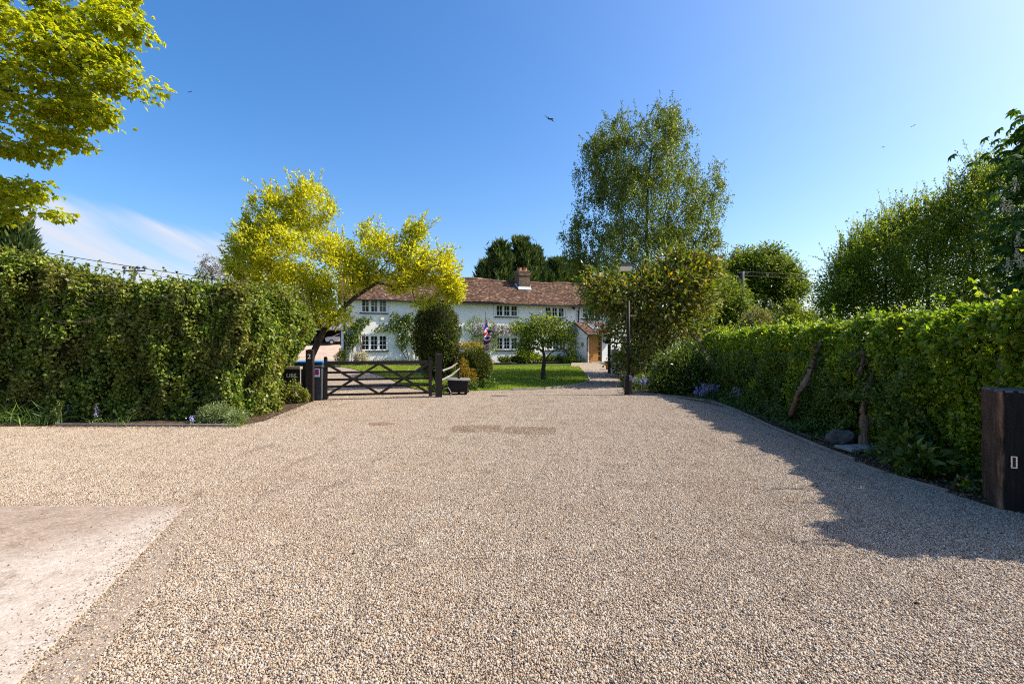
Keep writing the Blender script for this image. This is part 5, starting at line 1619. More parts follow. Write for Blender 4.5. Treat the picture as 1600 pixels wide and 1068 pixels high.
# overhanging maple, trunk just outside the left edge
Zm = 9.5
tree('maple_tree', 'bright yellow green maple overhanging from the top left corner', [(-13.6, 9.8, 0), (-13.5, 9.8, 2.4), (-13.3, 9.7, 4.6), (-12.9, 9.6, 6.5), (-12.5, 9.5, 8.8)],
     [(V3(-60, 60, 9.6), (2.4, 2.4, 1.5), 2.4), (V3(50, 60, 9.2), (1.15, 1.3, .95), 1.5), (V3(40, -40, 9.4), (1.9, 1.6, 1.0), 1.2), (V3(50, 140, 9.3), (1.3, 1.2, .7), 1.6), (V3(10, 210, 9.5), (.9, 1.2, .45), .8),
      (V3(140, 85, 9.0), (.68, .7, .48), .7), (V3(190, 128, 8.9), (.5, .5, .22), .42), (V3(110, 170, 9.2), (.7, .6, .25), .5), (V3(165, 25, 9.2), (.42, .4, .36), .3), (V3(215, 45, 9.1), (.18, .2, .16), .07), (V3(240, 122, 8.9), (.2, .25, .16), .1),
      (V3(5, 290, 9.6), (.7, .7, .38), .5), (V3(55, 318, 9.5), (.42, .4, .34), .24), (V3(-120, 280, 9.8), (1.4, 1.4, 1.0), .9), (V3(-180, 0, 9.8), (2.2, 2.2, 2.0), 1.2), (V3(95, 215, 9.2), (.4, .4, .16), .17), (V3(15, 345, 9.6), (.45, .4, .16), .12)],
     430, 30, .15, .10, .08, L_MAPLE, M_BARK, .26, .010, .3, .35, flat=.34, lobed=True, up=.9, spires=210, spl=(.15, .42), spup=-.1, spn=14)
# golden leaved tree behind the gate
Zg = 18.5
tree('golden_tree', 'yellow leaved spreading tree leaning over the field gate in front of the cottage', [V3(476, 606, Zg)[:2] + (gz(Zg),), V3(487, 556, Zg), V3(505, 518, Zg), V3(530, 487, Zg), V3(556, 463, Zg), V3(590, 441, Zg), V3(612, 447, Zg)],
     [(V3(450, 400, 18.8), (1.9, 1.6, 1.5), 3.2), (V3(410, 425, 18.8), (1.3, 1.1, .8), 1.2), (V3(470, 445, 18.6), (1.3, 1.1, .7), 1.2), (V3(500, 465, 18.4), (.8, .7, .6), .6), (V3(430, 350, 18.8), (1.1, 1.0, 1.15), 1.1), (V3(485, 330, 18.7), (.9, .8, .95), .8), (V3(482, 303, 18.7), (.32, .3, .45), .18), (V3(436, 312, 18.7), (.25, .25, .35), .12), (V3(390, 380, 18.8), (.75, .7, .55), .45), (V3(520, 332, 18.6), (.2, .2, .35), .08),
      (V3(530, 430, 18.4), (1.3, 1.1, .8), 1.0), (V3(510, 490, 18.2), (.9, .6, .55), .65), (V3(525, 392, 18.5), (.8, .7, .6), .75), (V3(528, 500, 18.0), (.5, .5, .3), .28), (V3(480, 505, 18.2), (.6, .5, .4), .35), (V3(560, 425, 18.3), (.7, .6, .5), .55), (V3(585, 400, 18.4), (.85, .7, .85), .8), (V3(575, 365, 18.4), (.35, .3, .42), .2), (V3(640, 405, 18.4), (.8, .7, .62), .65), (V3(648, 362, 18.4), (.32, .3, .42), .2), (V3(625, 378, 18.4), (.3, .3, .35), .12),
      (V3(675, 425, 18.5), (.75, .6, .5), .6), (V3(620, 440, 18.4), (.9, .7, .4), .55), (V3(700, 445, 18.6), (.42, .4, .32), .26), (V3(690, 405, 18.6), (.3, .3, .22), .12), (V3(705, 462, 18.7), (.28, .3, .22), .12), (V3(660, 470, 18.6), (.45, .3, .3), .12), (V3(365, 405, 18.8), (.35, .3, .55), .16)],
     1080, 42, .12, .125, .060, L_GOLD, M_BARK_DARK, .13, .011, .2, -.35, flat=.75, up=.5, out=.9, spires=480, spl=(.25, .85), spup=1.0, spn=24, keep=lambda T: T[:, 2] > 2.4)
# weeping birch
Zb = 25.0
tree('birch_tree', 'tall airy birch with hanging twigs, tallest tree in the middle right', [V3(1015, 592, Zb)[:2] + (gz(Zb),), V3(1014, 520, Zb), V3(1012, 440, Zb), V3(1010, 370, Zb), V3(1012, 300, Zb), V3(1018, 235, Zb)],
     [(V3(x, y, Zb), (rx / F * Zb, rx / F * Zb * .9, ry / F * Zb), rx * ry) for x, y, rx, ry in
      ((1005, 235, 88, 55), (1040, 190, 34, 28), (960, 205, 36, 28), (1010, 320, 105, 75), (935, 260, 36, 55), (1100, 310, 34, 50), (1120, 268, 18, 18), (1000, 410, 112, 75), (910, 370, 30, 60), (1100, 400, 34, 60), (960, 470, 60, 45), (1060, 470, 60, 50))],
     1250, 98, .25, .10, .062, L_BIRCH, M_BARK_DARK, .13, .009, .12, .3, strands=(.4, 1.5), spires=120, spl=(.3, .8), spup=.3)
# evergreen magnolia by the lamp post
Zk = 20.4
tree('magnolia_tree', 'broad evergreen magnolia with large glossy leaves and rusty undersides behind the lamp post', [V3(1032, 607, Zk)[:2] + (gz(Zk),), V3(1036, 560, Zk), V3(1040, 530, Zk), V3(1030, 480, Zk), V3(1025, 440, Zk)],
     [(V3(1010, 470, Zk), (1.7, 1.5, 1.1), 2.0), (V3(1060, 440, Zk), (1.35, 1.2, .85), 1.3), (V3(958, 462, Zk), (.85, .9, .72), .7), (V3(1085, 420, Zk), (.75, .8, .45), .4), (V3(1092, 470, Zk), (.65, .7, .6), .4), (V3(1000, 530, Zk), (1.0, .9, .7), .9), (V3(1050, 405, Zk), (.5, .5, .35), .2),
      (V3(1045, 510, Zk), (1.2, 1.0, .6), .7), (V3(985, 562, Zk), (.5, .5, .4), .3), (V3(1105, 425, Zk), (.5, .5, .35), .2), (V3(925, 440, Zk), (.5, .5, .4), .2)],
     430, 31, .25, .19, .098, L_MAGN, M_BARK_DARK, .11, .014, .35, .05, flat=.8, up=.5, out=.9, spires=200, spl=(.25, .75), spup=.6, spn=14)
# small tree on the lawn
Zl = at(849, 594).y
tree('lawn_tree', 'small round headed fruit tree standing alone on the lawn', [tuple(at(849, 594)), V3(849, 575, Zl), V3(851, 562, Zl), V3(848, 540, Zl)],
     [(V3(848, 522, Zl), (1.05, 1.0, .55), 1.6), (V3(820, 515, Zl), (.6, .6, .4), .6), (V3(880, 518, Zl), (.6, .6, .5), .6), (V3(850, 503, Zl), (.7, .7, .3), .5), (V3(825, 540, Zl), (.45, .4, .3), .25), (V3(885, 545, Zl), (.35, .35, .4), .2)],
     150, 36, .17, .11, .07, L_FIELD, M_BARK_DARK, .12, .012, .35, .2, flat=.7, spires=50, spl=(.15, .4), spup=.5, spn=10)
# trees behind the house
def conifer(label, px, top, w, Z, n, name='cypress_tree', bottom=.6, mat=L_CONIF, group='dark cypresses behind the cottage'):
    X = (px - CX) / F * Z; h = CAMZ + (CY - top) / F * Z; r = w / F * Z / 2
    root = thing(name, label, 'conifer', (X, Z, .25), 0, group)
    f = rng.uniform(0, 1, n) ** .8
    zz = .25 + bottom + f * (h - bottom - .25)
    prof_ = np.sqrt(np.clip(1 - f ** 1.7, 0, 1)) * (.75 + .25 * np.sin(f * 3.14)) + .02
    th = rng.uniform(0, 6.283, n)
    q = np.stack([np.cos(th), np.sin(th), 0 * th], 1)
    P0 = np.stack([X + q[:, 0] * r * prof_, Z + q[:, 1] * r * prof_, zz], 1)
    o = lump(P0, r * .55) * .18 * r + lump(P0, r * .22) * .09 * r
    P = P0 + q * o[:, None] - q * rng.exponential(.12 * r, n)[:, None]; P[:, 2] += o * .5
    lv = Leaves().add(P, unit(q * .8 + rdir(n) * .35 + np.array([0, 0, .75])), unit(q + rdir(n) * .5), rng.uniform(.35, .75, n), rng.uniform(.10, .2, n))
    lv.build('crown', mat, root)
    link('trunk', tube_mesh('trunk', [(np.array([0, 0, -.2]), np.array([0, 0, (h - .25) * .92]), r * .09 + .05, .03)], 7), M_BARK_DARK, root)


conifer('tallest dark cypress rising behind the cottage chimney', 815, 374, 72, 48, 9000)
conifer('dark cypress behind the cottage, left shoulder of the clump', 782, 382, 68, 47, 7000)
conifer('lower dark cypress behind the roof, left edge of the clump', 757, 412, 44, 46, 4000)
conifer('dark cypress behind the roof between chimney and birch', 868, 406, 62, 50, 6500)
conifer('dark cypress behind the right end of the cottage roof, mostly behind the birch', 902, 408, 60, 51, 5500)
conifer('dark cypress behind the chimney, right shoulder of the clump', 838, 388, 50, 49, 5500)
conifer('blackish pine top standing behind the far left of the ivy hedge', 8, 338, 90, 21, 6000, 'pine_tree', group=None)
tree('bare_tree', 'sparse grey brown tree just coming into leaf behind the ivy hedge', [V3(332, 560, 34)[:2] + (.25,), V3(332, 480, 34), V3(331, 420, 34)],
     [(V3(330, 415, 34), (.95, .9, .9), 1), (V3(318, 425, 34), (.5, .5, .9), .5), (V3(345, 425, 34), (.6, .5, 1.0), .5)], 130, 18, .14, .10, .05, L_GREYTREE, M_BARK, .1, .010, .3, 0, strands=(.05, .3), up=.4)
Zr = 48
tree('broad_tree', 'rounded broad leaved tree behind the transformer pole, dark below and sunlit on top', [V3(1195, 560, Zr)[:2] + (.25,), V3(1195, 500, Zr), V3(1195, 450, Zr), V3(1190, 410, Zr)],
     [(V3(1185, 425, Zr), (3.6, 3.2, 2.6), 3), (V3(1150, 440, Zr), (2.4, 2.2, 2.2), 1.3), (V3(1225, 440, Zr), (2.0, 2.0, 1.8), 1.2), (V3(1175, 485, Zr), (4.6, 3, 2.6), 3), (V3(1238, 455, Zr), (1.1, 1.2, 1.2), .4), (V3(1140, 490, Zr), (3, 2.4, 1.8), 1)],
     480, 80, .42, .28, .19, L_OAKT, M_BARK_DARK, .35, .03, .55, .1, flat=.6, up=.9)
tree('broad_tree', 'dark broad leaved tree filling the gap right of the magnolia', [V3(1120, 560, 40)[:2] + (.25,), V3(1120, 500, 40), V3(1120, 450, 40)],
     [(V3(1120, 470, 40), (2.4, 2.2, 2.2), 2), (V3(1105, 505, 40), (2.6, 2, 1.4), 1), (V3(1150, 505, 40), (2.0, 2, 1.2), 1)], 230, 70, .36, .24, .16, L_OAKT, M_BARK_DARK, .2, .02, .5, .1, up=.9)
# row of airy trees behind the right hedge
TOPL = [(1272, 440), (1285, 412), (1310, 398), (1340, 352), (1365, 346), (1400, 322), (1440, 306), (1480, 297), (1508, 276), (1530, 250), (1575, 238), (1640, 225)]
row = [(1312, 24, 1268, 1350, 'leftmost and lowest airy tree of the row behind the clipped hedge'),
       (1385, 23, 1330, 1430, 'second airy tree from the left in the row behind the clipped hedge'),
       (1450, 22, 1400, 1495, 'middle airy tree of the row behind the clipped hedge'),
       (1522, 21, 1470, 1560, 'second from right in the row of airy trees, below the tallest top'),
       (1585, 20, 1535, 1650, 'tallest airy tree at the right end of the row behind the hedge')]
for px, Z, xa_, xb_, lab in row:
    X = (px - CX) / F * Z
    bl = []
    for x in np.arange(xa_, xb_, 13):
        ty = np.interp(x, [p[0] for p in TOPL], [p[1] for p in TOPL]) + rng.uniform(-4, 14)
        edge_ = 1 - abs(x - (xa_ + xb_) / 2) / (xb_ - xa_) * 1.3
        ty += (1 - edge_) * 26
        bl.append((x, ty + 18, 6, 20, .8))
        y = ty + 30
        while y < 480:
            r_ = rng.uniform(13, 24)
            bl.append((x + rng.normal() * 6, y, r_, r_ * 1.05, 1.6)); y += r_ * 1.1
    bb = [(V3(x, y, Z + rng.normal() * .5), (rx / F * Z, rx / F * Z * 1.3, ry / F * Z), w_ * rx * ry) for x, y, rx, ry, w_ in bl]
    h1 = V3(px, min(b_[1] for b_ in bl), Z)[2]
    tree('field_maple', lab, [(X, Z, .1), (X + .1, Z, 1.6), (X, Z, 3.0), (X - .05, Z, h1 * .75)], bb, 440, 34, .20, .115, .066, L_FIELD, M_BARK_DARK, .11, .010, .15, -.35, group='airy trees behind the clipped hedge', flat=1.1, up=.35, out=.9, spires=210, spl=(.4, 1.5), spup=1.0, spn=24)
# hedge bottom behind the row: low dark bushes closing the view
bush('bramble_bush', 'dark low bushes under the right row of trees behind the hedge', [((17.5, 23.5, 1.2), (5.5, 1.2, 2.3), 2), ((24, 22, 1.2), (4, 1.2, 1.9), 1)], 9000, .16, .10, L_OAKT, lumpy=.25, wl=1.2)
bush('far_bush', 'distant hazy green bush in the gap left of the airy trees', [((V3(1275, 500, 40)[0], 40, 1.6), (2.2, 1.5, 2.2), 1), ((V3(1262, 480, 52)[0], 52, 2.0), (2.2, 1.6, 3.2), 1)], 5000, .22, .13, L_OAKT, lumpy=.3, wl=1.3)
bush('cream_shrub', 'pale cream green arching shrub behind the far end of the clipped hedge', [(V3(1183, 505, 21), (.75, .7, .65), 1), (V3(1165, 520, 21), (.6, .5, .5), .6), (V3(1187, 490, 21), (.4, .4, .3), .3)], 5000, .085, .042, L_PALE, lumpy=.12, wl=.5, shell=.5)
bush('lime_shrub', 'fresh lime green upright shrub right of the pale cream shrub', [(V3(1240, 502, 20), (.75, .7, .6), 1), (V3(1222, 520, 20), (.7, .6, .5), .7), (V3(1258, 500, 20), (.45, .4, .5), .4), (V3(1235, 482, 20), (.3, .3, .35), .25)], 6500, .095, .05, L_YOUNG, lumpy=.14, wl=.5, shell=.4)
bush('lime_shrub', 'tall thin lime green shoots between the pale shrub and the round tree', [(V3(1205, 520, 22), (.35, .3, .5), 1), (V3(1130, 520, 23), (.5, .4, .35), .5)], 1800, .09, .045, L_YOUNG, shell=.3)

# horse chestnut at the right edge: palmate leaves, the ones in view as single leaves
root = thing('horse_chestnut', 'horse chestnut with big drooping leaves and white flower candles at the right edge', 'tree', (12.2, 9.6, 0))
tips = in_blobs([((11.6, 9.6, 4.6), (2.15, 2.0, 2.2), 3), ((10.6, 9.3, 3.2), (1.25, 1.3, 1.0), 1.3), ((12.6, 9.6, 6.4), (1.8, 1.8, 1.2), 1.3), ((11.2, 10.6, 5.0), (1.4, 1.4, 2.0), 1.5)], 620, .5)
tips = tips[(tips[:, 2] > 1.9)]
ut = tips[:, 0] / tips[:, 1]
tips = tips[(ut > 1.03 + .02 * rng.normal(size=len(tips))) & (tips[:, 1] > 7.6) & (tips[:, 0] - (tips[:, 2] - 2.2) * 1.0 > 6.9)]
sk = skeleton([(12.2, 9.6, 0), (12.2, 9.6, 2.2), (12.0, 9.5, 4.2), (12.1, 9.6, 6.0)], tips, .012, .2)
link('trunk', tube_mesh('trunk', [(a - np.array(root.location), b - np.array(root.location), c, e) for a, b, c, e in sk], 6), M_BARK, root)
pal = Leaves()
nl = 7
ang = np.linspace(-2.1, 2.1, nl)
pal.add(np.zeros((nl, 3)), np.stack([np.cos(ang), np.sin(ang), -.45 + 0 * ang], 1), np.tile([0, 0, 1.0], (nl, 1)), .2 * (1 - .1 * np.abs(ang)), .085, .2)
pmV = pal.V[0]
me_p = np_mesh('leaf', pmV, np.arange(len(pmV)).reshape(-1, 4))
me_p.materials.append(L_CHEST)
ct = np.array([12.2, 9.6, 3.8])
lst = []
for tp in tips:
    for _ in range(int(rng.integers(4, 8))):
        p = tp + rng.normal(size=3) * (np.array([.26, .26, .16]) if tp[0] / tp[1] < 1.17 else .14); d0 = (p - ct) + rng.normal(size=3) * .7; d0[2] = 0
        lst.append((p, math.atan2(d0[1], d0[0]), rng.uniform(-.1, .65), rng.normal() * .25, rng.uniform(.75, 1.25)))
def lmat_(l): return Matrix.Translation(Vector(l[0]) - root.location) @ Matrix.Rotation(l[1], 4, 'Z') @ Matrix.Rotation(l[2], 4, 'Y') @ Matrix.Rotation(l[3], 4, 'X') @ Matrix.Scale(l[4], 4)
vis = [i for i, l in enumerate(lst) if l[0][0] / l[0][1] < 1.10 and l[0][1] > 6.5]
vis = sorted(vis, key=lambda i: np.linalg.norm(lst[i][0]))[:280]
vs_ = set(vis)
for i in vis:
    o = link('leaf', me_p, None, root); o.matrix_local = lmat_(lst[i])
rest = np.concatenate([np.array([lmat_(l) @ Vector(v) for v in pmV]) for i, l in enumerate(lst) if i not in vs_])
link('crown', np_mesh('crown', rest, np.arange(len(rest)).reshape(-1, 4)), L_CHEST, root, 'stuff')
# flower candles
cl = Leaves()
for px, py, Z in ((1575, 425, 8.6), (1588, 412, 8.5), (1598, 420, 8.5), (1568, 330, 8.9), (1578, 335, 8.9), (1592, 385, 8.7), (1605, 340, 8.6), (1586, 300, 9.0)):
    c_ = np.array(V3(px, py, Z)); m_ = 90; f = rng.uniform(0, 1, m_)
    P = c_ + np.stack([rng.normal(size=m_) * .045 * (1.1 - f), rng.normal(size=m_) * .045 * (1.1 - f), f * .26], 1)
    cl.add(P, rdir(m_), rdir(m_), .03, .025)
cl.build('flower_candles', L_CREAMFL, root)

# ------------------------------------------------------------------ shrubs and plants
Zy = 19.6
bush('yew_topiary', 'dense dark egg shaped clipped yew behind the right gatepost', [(V3(682, 519, Zy), (.95, .95, 1.25), 1), (V3(682, 545, Zy), (.88, .85, .8), .35), (V3(684, 570, Zy), (.68, .65, .6), .3)], 22000, .09, .04, L_YEW, lumpy=.10, wl=.42, shell=.82, nst=4, core=.78)
bush('dark_shrub', 'rounded dark green shrub with a shadowed side by the flag pole', [(V3(741, 575, 18.9), (.68, .65, .78), 1)], 12000, .075, .034, L_YEW, lumpy=.06, wl=.4, shell=.8, core=.74)
bush('gold_shrub', 'golden orange feathery shrub in front of the dark rounded shrub', [(V3(722, 580, 18.1), (.30, .25, .30), 1), (V3(735, 588, 18.1), (.24, .22, .32), .7), (V3(720, 594, 18.1), (.3, .25, .2), .5), (V3(724, 565, 18.1), (.1, .1, .16), .2)], 2600, .06, .028, L_ORANGE, lumpy=.08, wl=.25, shell=.4)
bush('red_tipped_shrub', 'yellow green shrub with red young tips crowning behind the dark rounded shrub', [(V3(735, 541, 19.6), (.55, .4, .2), 1), (V3(715, 556, 19.6), (.3, .3, .25), .5), (V3(760, 572, 19.4), (.26, .3, .36), .7)], 2600, .075, .04, L_REDTIP, lumpy=.1, wl=.3, shell=.5)
bush('low_green_plant', 'low green plants between the hive shaped box and the lawn', [(at(752, 607, .14), (.75, .3, .25), 1), (at(737, 610, .1), (.3, .25, .22), .5)], 1800, .09, .04, L_STRAP, shell=.4, cat='plant')
bush('low_green_plant', 'leafy weeds at the foot of the right gatepost', [(at(683, 613, .12), (.4, .2, .28), 1), (at(703, 613, .1), (.18, .15, .3), .5)], 1500, .085, .045, L_SHRUB, shell=.3, cat='plant')
bush('glossy_shrub', 'round glossy green shrub right of the magnolia trunk above the edging', [(V3(1062, 580, 16.9), (.95, .8, .85), 2), (V3(1040, 600, 16.6), (.7, .5, .5), 1), (V3(1085, 590, 17.0), (.6, .6, .7), 1), (V3(1075, 555, 17.2), (.6, .5, .5), .6)], 15000, .085, .048, L_SHRUB, lumpy=.14, wl=.5, shell=.65, core=.55)
bush('glossy_shrub', 'lower leafy shrub with pale leaves between lamp post and magnolia trunk', [(at(1012, 606, .28), (.55, .4, .34), 1), (at(1000, 608, .2), (.35, .3, .25), .5)], 3200, .08, .035, L_SHRUB, shell=.4)
bush('cream_shrub', 'pale feathery plant left of the lamp post base', [(at(975, 604, .25), (.28, .25, .28), 1), (at(993, 598, .3), (.4, .3, .28), .7)], 1800, .075, .03, L_PALE, shell=.3)
# dark shrubs that close the view under the magnolia
bush('dark_shrub', 'deeply shaded shrub wall behind the magnolia trunk', [((6.6, 23.0, .9), (1.6, .7, 1.1), 1), ((5.4, 23.5, .8), (.7, .5, .8), .4)], 5000, .1, .055, L_YEW, shell=.5)
# ivy round the sign
bush('ivy_clump', 'ivy spilling over the ground below the cottage sign board', [((-6.32, 14.15, .24), (.42, .2, .3), 1), ((-6.65, 13.9, .3), (.3, .2, .35), .6)], 2400, .06, .05, L_IVY, shell=.4, cat='plant')
# left bed: low grey green mound, euphorbia, straps
bush('mound_shrub', 'low soft green mound spilling over the timber edging left of the gravel', [(at(338, 660, .2), (.42, .28, .24), 1), (at(368, 664, .14), (.22, .2, .18), .5)], 5200, .05, .016, L_EUPH, lumpy=.05, wl=.25, shell=.5, cat='plant')


def straps(name, label, p, n, L, W, mat, flowers=None, spread=.12, fl_h=.3, cat='plant', nf=7, group=None, lean=.55):
    root = thing(name, label, cat, p, 0, group)
    lv = Leaves()
    b = np.array(p) + rng.normal(size=(n, 3)) * np.array([spread, spread * .7, 0])
    d0 = unit(rng.normal(size=(n, 3)) * lean + np.array([0, 0, 1.0])); l0 = L * rng.uniform(.6, 1.2, n)
    S = rdir(n)
    lv.add(b, d0, S, l0 * .6, W, 0)
    d1 = unit(d0 + np.array([0, 0, -.55]) + d0 * np.array([.8, .8, 0]))
    lv.add(b + d0 * (l0 * .5)[:, None], d1, S, l0 * .6, W * .9, .1)
    lv.build('leaves', mat, root)
    if flowers is not None:
        sgs, fl_ = [], Leaves()
        for _ in range(nf):
            b0 = np.array(p) + rng.normal(size=3) * np.array([spread, spread * .7, 0]); t0 = b0 + np.array([rng.normal() * .05, rng.normal() * .04, fl_h * rng.uniform(.7, 1.15)])
            sgs.append((b0 - np.array(p), t0 - np.array(p), .004, .003))
            m_ = 26; f = rng.uniform(.55, 1.05, m_)
            fl_.add(b0 + (t0 - b0) * f[:, None] + rng.normal(size=(m_, 3)) * .022, rdir(m_), rdir(m_), .034, .026)
        link('stems', tube_mesh('stems', sgs, 4), mat, root, 'stuff')
        fl_.build('flowers', flowers, root)
    return root


GB = 'bluebells in the garden beds'
straps('bluebell', 'bluebell clump with pale blue flowers at the far left of the ivy hedge bed', at(118, 658, .02), 26, .36, .02, L_STRAP, L_BLUEBELL, .1, .48, 'flower', 4, GB)
straps('bluebell', 'single pale bluebell spike in the middle of the ivy hedge bed', at(148, 663, .02), 12, .2, .016, L_STRAP, L_LILAC, .05, .32, 'flower', 2, GB)
straps('bluebell', 'bluebell by the left end of the soft green mound', at(304, 666, .02), 12, .16, .018, L_STRAP, L_BLUEBELL, .04, .18, 'flower', 2, GB)
straps('bluebell', 'wide drift of bluebells between lamp post and glossy shrub', at(1003, 610, .02), 70, .3, .022, L_STRAP, L_BLUEBELL, .3, .46, 'flower', 22, GB)
straps('bluebell', 'bluebell clump in the corner of the bed at the far end of the clipped hedge', at(1103, 623, .02), 60, .28, .022, L_STRAP, L_BLUEBELL, .2, .42, 'flower', 16, GB)
straps('bluebell', 'single bluebell clump in front of the dark far hedge, right of the corner', at(1148, 634, .02), 34, .28, .022, L_STRAP, L_BLUEBELL, .1, .42, 'flower', 3, GB)
straps('bluebell', 'bluebells low beside the edging at the foot of the glossy shrub', at(1088, 624, .02), 20, .2, .02, L_STRAP, L_BLUEBELL, .12, .25, 'flower', 6, GB)
straps('leafy_plant', 'tufted strap leaved plants at the left edge of the photo below the hedge', at(30, 662, .02), 120, .5, .028, L_STRAP, None, .4)
straps('leafy_plant', 'arching strap leaves between the left edge and the pale euphorbia', at(75, 664, .02), 40, .34, .024, L_STRAP, None, .15)
straps('grass_tuft', 'small grass tuft in the middle of the ivy hedge bed', at(172, 665, .02), 16, .3, .014, L_STRAP, None, .1)
straps('grass_tuft', 'taller grass tuft right of the middle in the ivy hedge bed', at(192, 665, .02), 16, .38, .014, L_STRAP, None, .08)
straps('grass_tuft', 'yellowish grass tuft at the end of the left timber edging', at(375, 667, .02), 40, .16, .014, L_YOUNG, None, .12)
straps('iris_clump', 'dark strap leaved clump beside the porch wall', hw(15.9, .9, .04), 90, .7, .04, L_STRAP, None, .25, lean=.35)
straps('iris_clump', 'upright green leaf fan beside the oak door', hw(16.2, 1.6, .04), 60, .55, .04, L_STRAP, None, .18, lean=.35)
for i, (px, lab) in enumerate(((88, 'grey green euphorbia with upright leafy spikes in the bed at left'),)):
    p = at(px, 664, .02)
    root = thing('euphorbia', lab, 'plant', p)
    lv, sgs = Leaves(), []
    for _ in range(9):
        d0 = np.array([rng.normal() * .17, rng.normal() * .12, 1.0]); h0 = rng.uniform(.28, .52)
        b0 = np.array(p) + np.array([rng.normal() * .06, rng.normal() * .05, 0])
        sgs.append((b0 - np.array(p), b0 + d0 * h0 - np.array(p), .008, .005))
        m_ = 80; f = rng.uniform(.2, 1, m_); r_ = rdir(m_) * np.array([1, 1, .2])
        lv.add(b0 + d0 * (f * h0)[:, None], unit(r_ + np.array([0, 0, .55])), np.tile([0, 0, 1.0], (m_, 1)), .075 * (1.15 - f * .4), .014)
    lv.build('leaves', L_EUPH, root); link('stems', tube_mesh('stems', sgs, 5), L_EUPH, root)
# broad leaved weeds near the sleeper post
bush('leafy_weed', 'broad leaved green weeds with small blue flowers left of the sleeper gatepost', [((5.42, 6.45, .2), (.2, .28, .22), 1), ((5.62, 6.9, .3), (.2, .3, .3), .7)], 520, .13, .075, L_SHRUB, shell=.4, cat='plant', nst=5)
bush('leafy_weed', 'small bright weeds at the foot of the sleeper gatepost', [((5.42, 5.75, .1), (.08, .12, .12), 1)], 70, .07, .04, L_BEECH, shell=.2, cat='plant', nst=3)
# border along the house
def border(label, s0, s1, w, h, n, mat, L=.14, W=.06, name='border_plants'):
    c0, c1 = hw(s0, w), hw(s1, w)
    m_ = max(2, int((s1 - s0) / .7))
    bl = [((c0.x + (c1.x - c0.x) * f, c0.y + (c1.y - c0.y) * f, .25 + h * .45), (.5, .35, h * (.45 + .2 * rng.uniform())), 1) for f in np.linspace(0, 1, m_)]
    bush(name, label, bl, n, L, W, mat, shell=.35, cat='plants', upd=.8)
border('mixed low green border plants along the left wall behind the gate', .6, 8.5, .55, .38, 4200, L_STRAP, .13, .03)
border('dark leafy border under the right windows', 10.6, 16.0, .6, .55, 5200, L_SHRUB, .13, .07)
bush('hydrangea_bush', 'bright leafy bush under the middle window beside the lawn', [(hw(12.0, .9, .5), (.75, .5, .5), 1), (hw(12.7, .8, .35), (.5, .4, .35), .5)], 2600, .14, .085, L_YOUNG, shell=.5)
bush('white_flower_shrub', 'cream flowering low shrub at the left corner of the cottage', [(hw(.5, .8, .5), (.5, .4, .42), 1)], 1600, .1, .07, L_CREAMFL, shell=.5)
bush('dark_shrub', 'dark clipped bush against the gable corner of the cottage', [(hw(-.65, .5, .5), (.35, .4, .62), 1)], 1500, .1, .05, L_YEW, shell=.6)


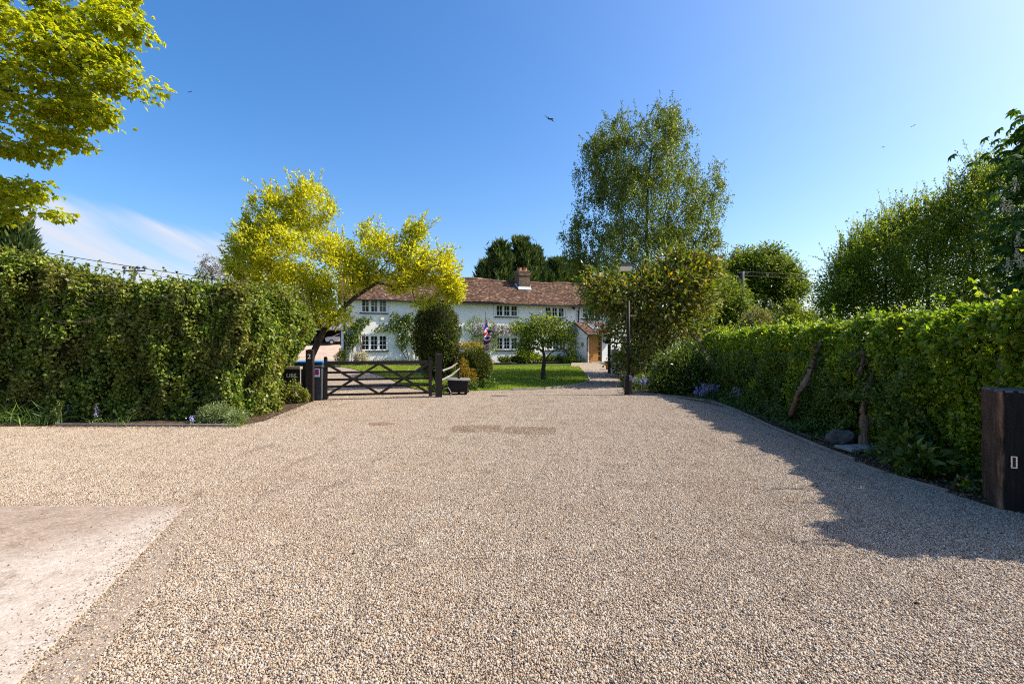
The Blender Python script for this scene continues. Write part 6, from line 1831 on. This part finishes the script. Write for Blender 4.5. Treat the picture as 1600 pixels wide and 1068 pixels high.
def climber(name, label, blobs, n, mat, stems, L=.16, W=.085, fl=None, nf=0, fblobs=None):
    """plant trained on the front wall: blobs (px, py, rx px, ry px)"""
    s0 = fs(stems[0][0][0])
    root = thing(name, label, 'climber', hw(s0, .15))
    lv = Leaves(); o0 = np.array(root.location)
    def cloud(bl, k):
        w = np.array([b[2] * b[3] for b in bl], float); w /= w.sum(); out = []
        for (px, py, rx, ry), m_ in zip(bl, rng.multinomial(k, w)):
            s = fs(px); z = fz(py, s); Zd = H0.y + HD.y * s; r1, r2 = rx / F * Zd, ry / F * Zd
            th = rng.uniform(0, 6.283, m_); q_ = np.sqrt(rng.uniform(0, 1, m_)) * (1 + .25 * np.sin(th * 3 + px))
            out += [hw(s + r1 * q_[i] * math.cos(th[i]), .05 + abs(rng.normal()) * .16, z + r2 * q_[i] * math.sin(th[i])) for i in range(m_)]
        return np.array(out)
    P = cloud(blobs, n); hn = np.array(HN)
    lv.add(P, unit(rdir(n) * .8 + hn * .5 + np.array([0, 0, -.4])), unit(rdir(n) * .5 + hn * .7 + np.array([0, 0, .4])), L * rng.uniform(.6, 1.25, n), W)
    lv.build('leaves', mat, root)
    sgs = []
    for st in stems:
        Q = [np.array(hw(fs(px), .07 + .02 * rng.uniform(), max(fz(py, fs(px)), -.05))) for px, py in st]
        for i in range(len(Q) - 1):
            r0 = .035 * (1 - i / len(Q) * .6)
            sgs.append((Q[i] - o0, Q[i + 1] - o0, r0, r0 * .85))
    link('stem', tube_mesh('stem', sgs, 5), M_BARK, root)
    if fl is not None:
        P = cloud(fblobs or blobs, nf)
        lv = Leaves()
        for i in range(6):
            lv.add(P + hn * .12 + rng.normal(size=P.shape) * np.array([.05, .03, .11]), rdir(len(P)), rdir(len(P)), .08, .06)
        lv.build('flowers', fl, root)


climber('climbing_shrub', 'dark climbing shrub with bare stems on the left corner of the white wall', [(552, 520, 14, 16), (560, 505, 14, 12), (547, 535, 8, 14), (572, 500, 8, 6)], 900, L_SHRUB, [[(548, 570), (551, 540), (553, 515)], [(562, 567), (566, 552), (563, 530), (560, 515)], [(559, 568), (563, 545), (570, 520)]])
climber('climbing_rose', 'dark green climbing rose beside the lower left window with thin stems', [(618, 502, 12, 14), (632, 515, 14, 20), (600, 513, 16, 6), (640, 500, 8, 14), (628, 535, 8, 10), (648, 530, 8, 18)], 1500, L_SHRUB, [[(640, 572), (637, 555), (630, 530), (620, 510), (600, 514)], [(640, 572), (628, 548), (618, 538)], [(650, 572), (648, 545), (640, 515)]])
climber('wisteria', 'wisteria with lilac flower clusters trained along the white wall over the lower window', [(740, 510, 14, 16), (752, 530, 14, 22), (768, 515, 14, 16), (770, 535, 8, 18), (790, 515, 26, 9), (825, 515, 20, 8), (890, 520, 12, 14), (893, 545, 8, 18)], 2600, L_YOUNG,
        [[(757, 575), (756, 545), (760, 515), (790, 514), (830, 513), (880, 513)], [(890, 573), (892, 545), (888, 518)]], .14, .06, L_LILAC, 260, [(790, 516, 24, 9), (748, 512, 14, 8), (772, 514, 8, 8), (895, 517, 8, 8), (830, 515, 16, 8)])

bpy.context.view_layer.update()
